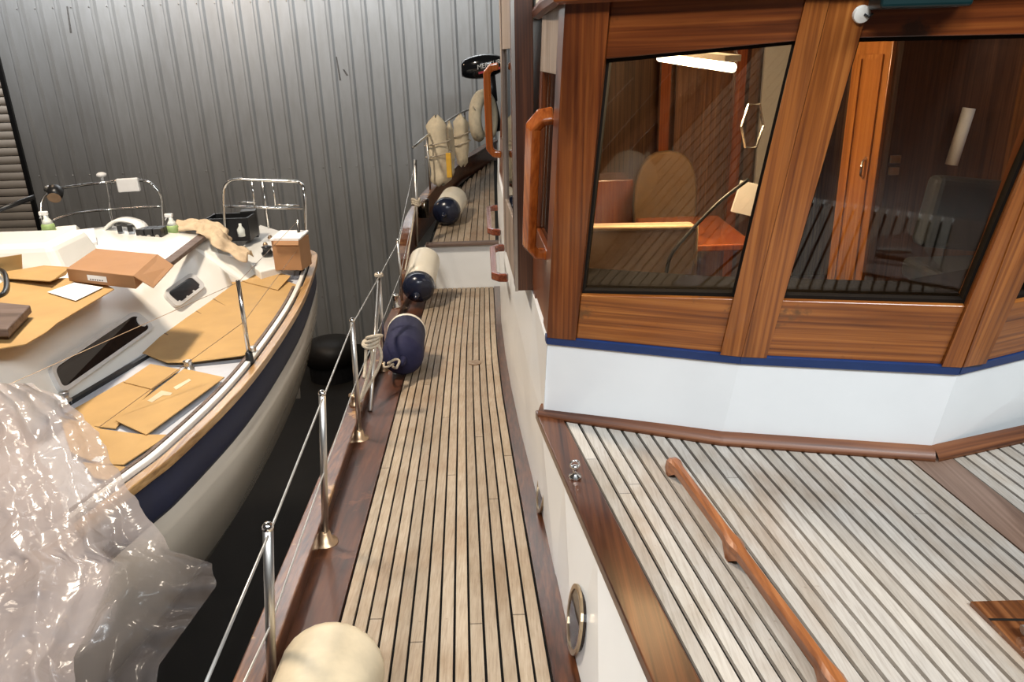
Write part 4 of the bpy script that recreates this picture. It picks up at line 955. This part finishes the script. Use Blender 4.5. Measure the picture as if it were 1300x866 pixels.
tag(MB().tube(spline([onz(-12, 340, .46), onz(4, 345, .47), onz(8, 358, .46), onz(5, 372, .45), onz(-12, 382, .44)], 6), .014, 10).build('black_hose', 'black', None, smooth=True), 'black hose bend at the left frame edge on the cardboard', 'hose')
# spray bottles
def sprayer(q, lab):
    t = thing('spray_bottle', lab, 'bottle', q, 'spray bottles in the sailboat cockpit')
    MB().lathe([(.045, 0), (.048, .01), (.048, .03)], q, n=16).build('foot', 'bottle', t, smooth=True)
    MB().lathe([(.048, .03), (.046, .075), (.038, .09)], q, n=16).build('label_band', 'lblgreen', t, smooth=True)
    MB().lathe([(.038, .09), (.028, .115), (.016, .13), (.016, .15)], q, n=16).build('shoulder', 'bottle', t, smooth=True)
    MB().box(q+V((-.012, 0, .165)), (.06, .028, .03)).build('spray_head', 'paper', t, bevel=.006)
    MB().tube([q+V((-.03, 0, .155)), q+V((-.045, 0, .13))], .005, 6).build('trigger', 'paper', t)
sprayer(onz(64, 299, .44), 'spray bottle with green label behind the sea hood'); sprayer(onz(221, 300, .33), 'spray bottle with green label next to the black cell tray')
# assorted cockpit clutter
def clutter(name, px, z, dim, rot, mat, lab, cat, bev=.004, tilt=0):
    q = onz(*px, z); R_ = Matrix.Rotation(rot, 3, 'Z') @ Matrix.Rotation(tilt, 3, 'X')
    return tag(MB().box(q+V((0, 0, dim[2]/2)), dim, R_).build(name, mat, None, bevel=bev), lab, cat)
q = onz(191, 306, .34); ctr = thing('cell_tray', 'black tray of six cells beside the white panel', 'tray', q)
for i in range(3):
    for j in range(2):
        c_ = MB().box(q+V((-.065+.065*i, .02+.065*j, .05)), (.06, .06, .085)).build('cell', 'black', ctr, bevel=.004)
        MB().tube([q+V((-.065+.065*i, -.012+.065*j, .035)), q+V((-.065+.065*i, -.014+.065*j, .035))], .016, 12).build('cap', 'galv', c_)
MB().box(q+V((0, .05, .004)), (.21, .15, .008)).build('base', 'black', ctr)
clutter('white_board', (176, 318), .31, (.48, .26, .014), -.05, 'paper', 'large white panel lying behind the brown carton', 'panel')
clutter('white_board', (152, 318), .327, (.26, .2, .01), .25, 'paper', 'smaller white panel lying on the larger one', 'panel')
clutter('white_box', (109, 316), .36, (.16, .22, .10), .5, 'paper', 'open white box right of the sea hood', 'box', tilt=.3)
clutter('white_box', (88, 300), .40, (.14, .10, .07), .3, 'gel', 'small white box behind the sea hood', 'box', tilt=-.4)
clutter('wooden_offcut', (128, 308), .34, (.20, .10, .03), .6, 'card2', 'brown offcut between the white boxes', 'board')
clutter('tool_case', (123, 304), .34, (.12, .14, .07), .7, 'black', 'open black tool case between the white boxes', 'case')
q = onz(160, 306, .34); wj = thing('shaped_white_part', 'curved white moulding with dark cutouts in the cockpit', 'moulding', q)
MB().tube(spline([q+V((-.25, .1, .0)), q+V((-.1, .1, .14)), q+V((.08, .08, .12)), q+V((.16, .0, .02))], 6), .03, sq=(.10, .02)).build('shell', 'gel', wj, smooth=True)
for ddx in (-.04, .04): MB().box(q+V((ddx, .02, .10)), (.035, .09, .05), Matrix.Rotation(.5, 3, 'Z')).build('cutout', 'black', wj)
w0, w1 = onz(206, 340, .36), onz(268, 292, .33)
tag(MB().tube([w0, w1], .03, sq=(.075, .03)).build('wooden_slide', 'brownbd', None, bevel=.004), 'long brown wooden slide along the cockpit edge', 'board')
w0, w1 = onz(214, 345, .345), onz(280, 297, .31)
# tan cloth heap
def cloth(path, width, label):
    pts = spline(path, 8); rows = []; rnd = random.Random(3)
    for i, p in enumerate(pts):
        d = (pts[min(i+1, len(pts)-1)]-pts[max(i-1, 0)]).normalized(); s = V((d.y, -d.x, 0)).normalized(); row = []
        for k in range(15):
            uu = k/14*2-1; wv = width*(1+.22*math.sin(i*.7))
            h = .06*(1-uu*uu)+.014*math.sin(uu*7+i*.55)+.007*math.sin(uu*13-i*.9)
            row.append(p+s*uu*wv+V((0, 0, max(.004, h))))
        rows.append(row)
    return tag(MB().grid(rows).build('tan_cloth', 'cloth', None, smooth=True, solid=.006), label, 'cloth')
cloth([onz(228, 291, .36), onz(262, 291, .37), onz(278, 303, .33), onz(292, 318, .24), onz(318, 330, .16)], .10, 'crumpled tan cloth draped over the cockpit coaming')
q = onz(296, 303, .14); bn = thing('black_bin', 'open black plastic bin at the stern', 'bin', q)
for c_, d_ in (((0, -.10, .10), (.36, .015, .2)), ((0, .14, .10), (.36, .015, .2)), ((-.18, .02, .10), (.015, .24, .2)), ((.18, .02, .10), (.015, .24, .2)), ((0, .02, .01), (.36, .24, .02))):
    MB().box(q+V(c_), d_).build('side', 'black', bn)
clutter('black_box', (320, 300), .12, (.13, .12, .24), .2, 'black', 'upright black box beside the black bin', 'box')
tag(MB().lathe([(.03, 0), (.032, .06), (.012, .09), (.012, .11)], onz(307, 300, .2), n=12).build('small_bottle', 'bottle', None, smooth=True), 'small white bottle in front of the upright black box', 'bottle')
q = onz(340, 324, .11); tag(MB().lathe([(.045, 0), (.05, .02), (.035, .035), (.035, .06), (.045, .07), (.02, .08)], q, n=18).build('winch', 'black', None, smooth=True), 'black winch drum on the white aft deck', 'winch')
for px, kl in (((337, 312), 'small brass knob on the aft deck, the one nearer the winch'), ((343, 303), 'small brass knob on the aft deck, the one farther from the winch')): tag(MB().lathe([(.02, 0), (.022, .012), (.012, .03)], onz(*px, .10), n=12).build('deck_knob', 'bronze', None, smooth=True), kl, 'knob', 'brass knobs on the aft deck')
q = onz(370, 344, .08); bx2 = thing('carton', 'open brown carton standing in the stern corner', 'box', q)
R_ = Matrix.Rotation(-.15, 3, 'Z')
MB().box(q+V((0, .08, .13)), (.22, .20, .24), R_).build('body', 'card2', bx2, bevel=.004)
MB().box(q+V((.0, .07, .262)), (.23, .21, .012), R_ @ Matrix.Rotation(.12, 3, 'X')).build('flap', 'paper', bx2)
MB().box(q+V((.0, -.035, .235)), (.2, .01, .05), R_ @ Matrix.Rotation(-.5, 3, 'X')).build('flap', 'card2', bx2)

# ================================================================== POLYTHENE SHEET
def sm(a, b, t): t = max(0, min(1, (t-a)/(b-a))); return t*t*(3-2*t)
from mathutils import noise as mn
outl = [(485, -60, 40), (500, -60, 78), (540, -60, 122), (600, -60, 155), (650, -60, 188), (700, -60, 222), (712, -60, 270), (740, -60, 278), (790, -60, 242), (840, -60, 206), (900, -60, 196), (1000, -60, 190)]
rows = []; NV, NU = 90, 90
for i in range(NV+1):
    py = lerp(486, 1000, i/NV); v = i/NV
    xr = pl([(a, c) for a, b, c in outl], py); row = []
    for j in range(NU+1):
        u_ = j/NU; px = lerp(-120, xr, u_)
        bulge = math.sin(math.pi*min(1, .25+u_*.75))          # nearer in the middle, falling back to the rim
        Yp = pl([(486, 2.75), (540, 2.6), (615, 2.35), (740, 1.95), (866, 1.66), (1000, 1.45)], py)-.10*bulge*sm(0, .35, v)+.06*(1-v)*(1-u_)
        fold = .030*abs(math.sin(u_*11+1.6*math.sin(v*4)))*sm(.0, .4, v)+.014*abs(math.sin(u_*23+v*5))
        flap = sm(.75, 1, u_)*sm(.40, .46, v)*(1-sm(.52, .75, v))
        Yp += fold+.05*flap*math.sin(v*60)
        p = ony(px, py, Yp); w_ = abs(mn.noise(V((p.x*9, p.y*5, p.z*3))))*.05+abs(mn.noise(p*13))*.016
        row.append(p+V((0, -1, .3))*w_)
    rows.append(row)
# back of the drape: closes over the far side so that it is a real heap
back = []
for i in range(NV+1):
    row = []
    for j in range(0, 58, 3):
        p = rows[i][j]; u_ = j/NU; d = .10*math.sin(math.pi*(1-u_)*.5)*sm(0, .25, i/NV)
        row.append(p+V((-.05*d, d, -.02)))
    back.append(row)
ps = thing('polythene_sheet', 'crumpled translucent polythene sheet heaped at the lower left', 'sheet', rows[-1][40])
fd_ = MB().grid(rows).build('front_drape', 'poly', ps, smooth=True)
at_ = fd_.data.attributes.new('sheerness', 'FLOAT', 'POINT')
for i in range(NV+1):
    for j in range(NU+1):
        v, u_ = i/NV, j/NU; e = u_-(.86-.45*v)+.10*mn.noise(rows[i][j]*7)
        at_.data[i*(NU+1)+j].value = sm(-.02, .10, e)*sm(.32, .46, v)
MB().grid(back).build('back_drape', 'poly', ps, smooth=True)
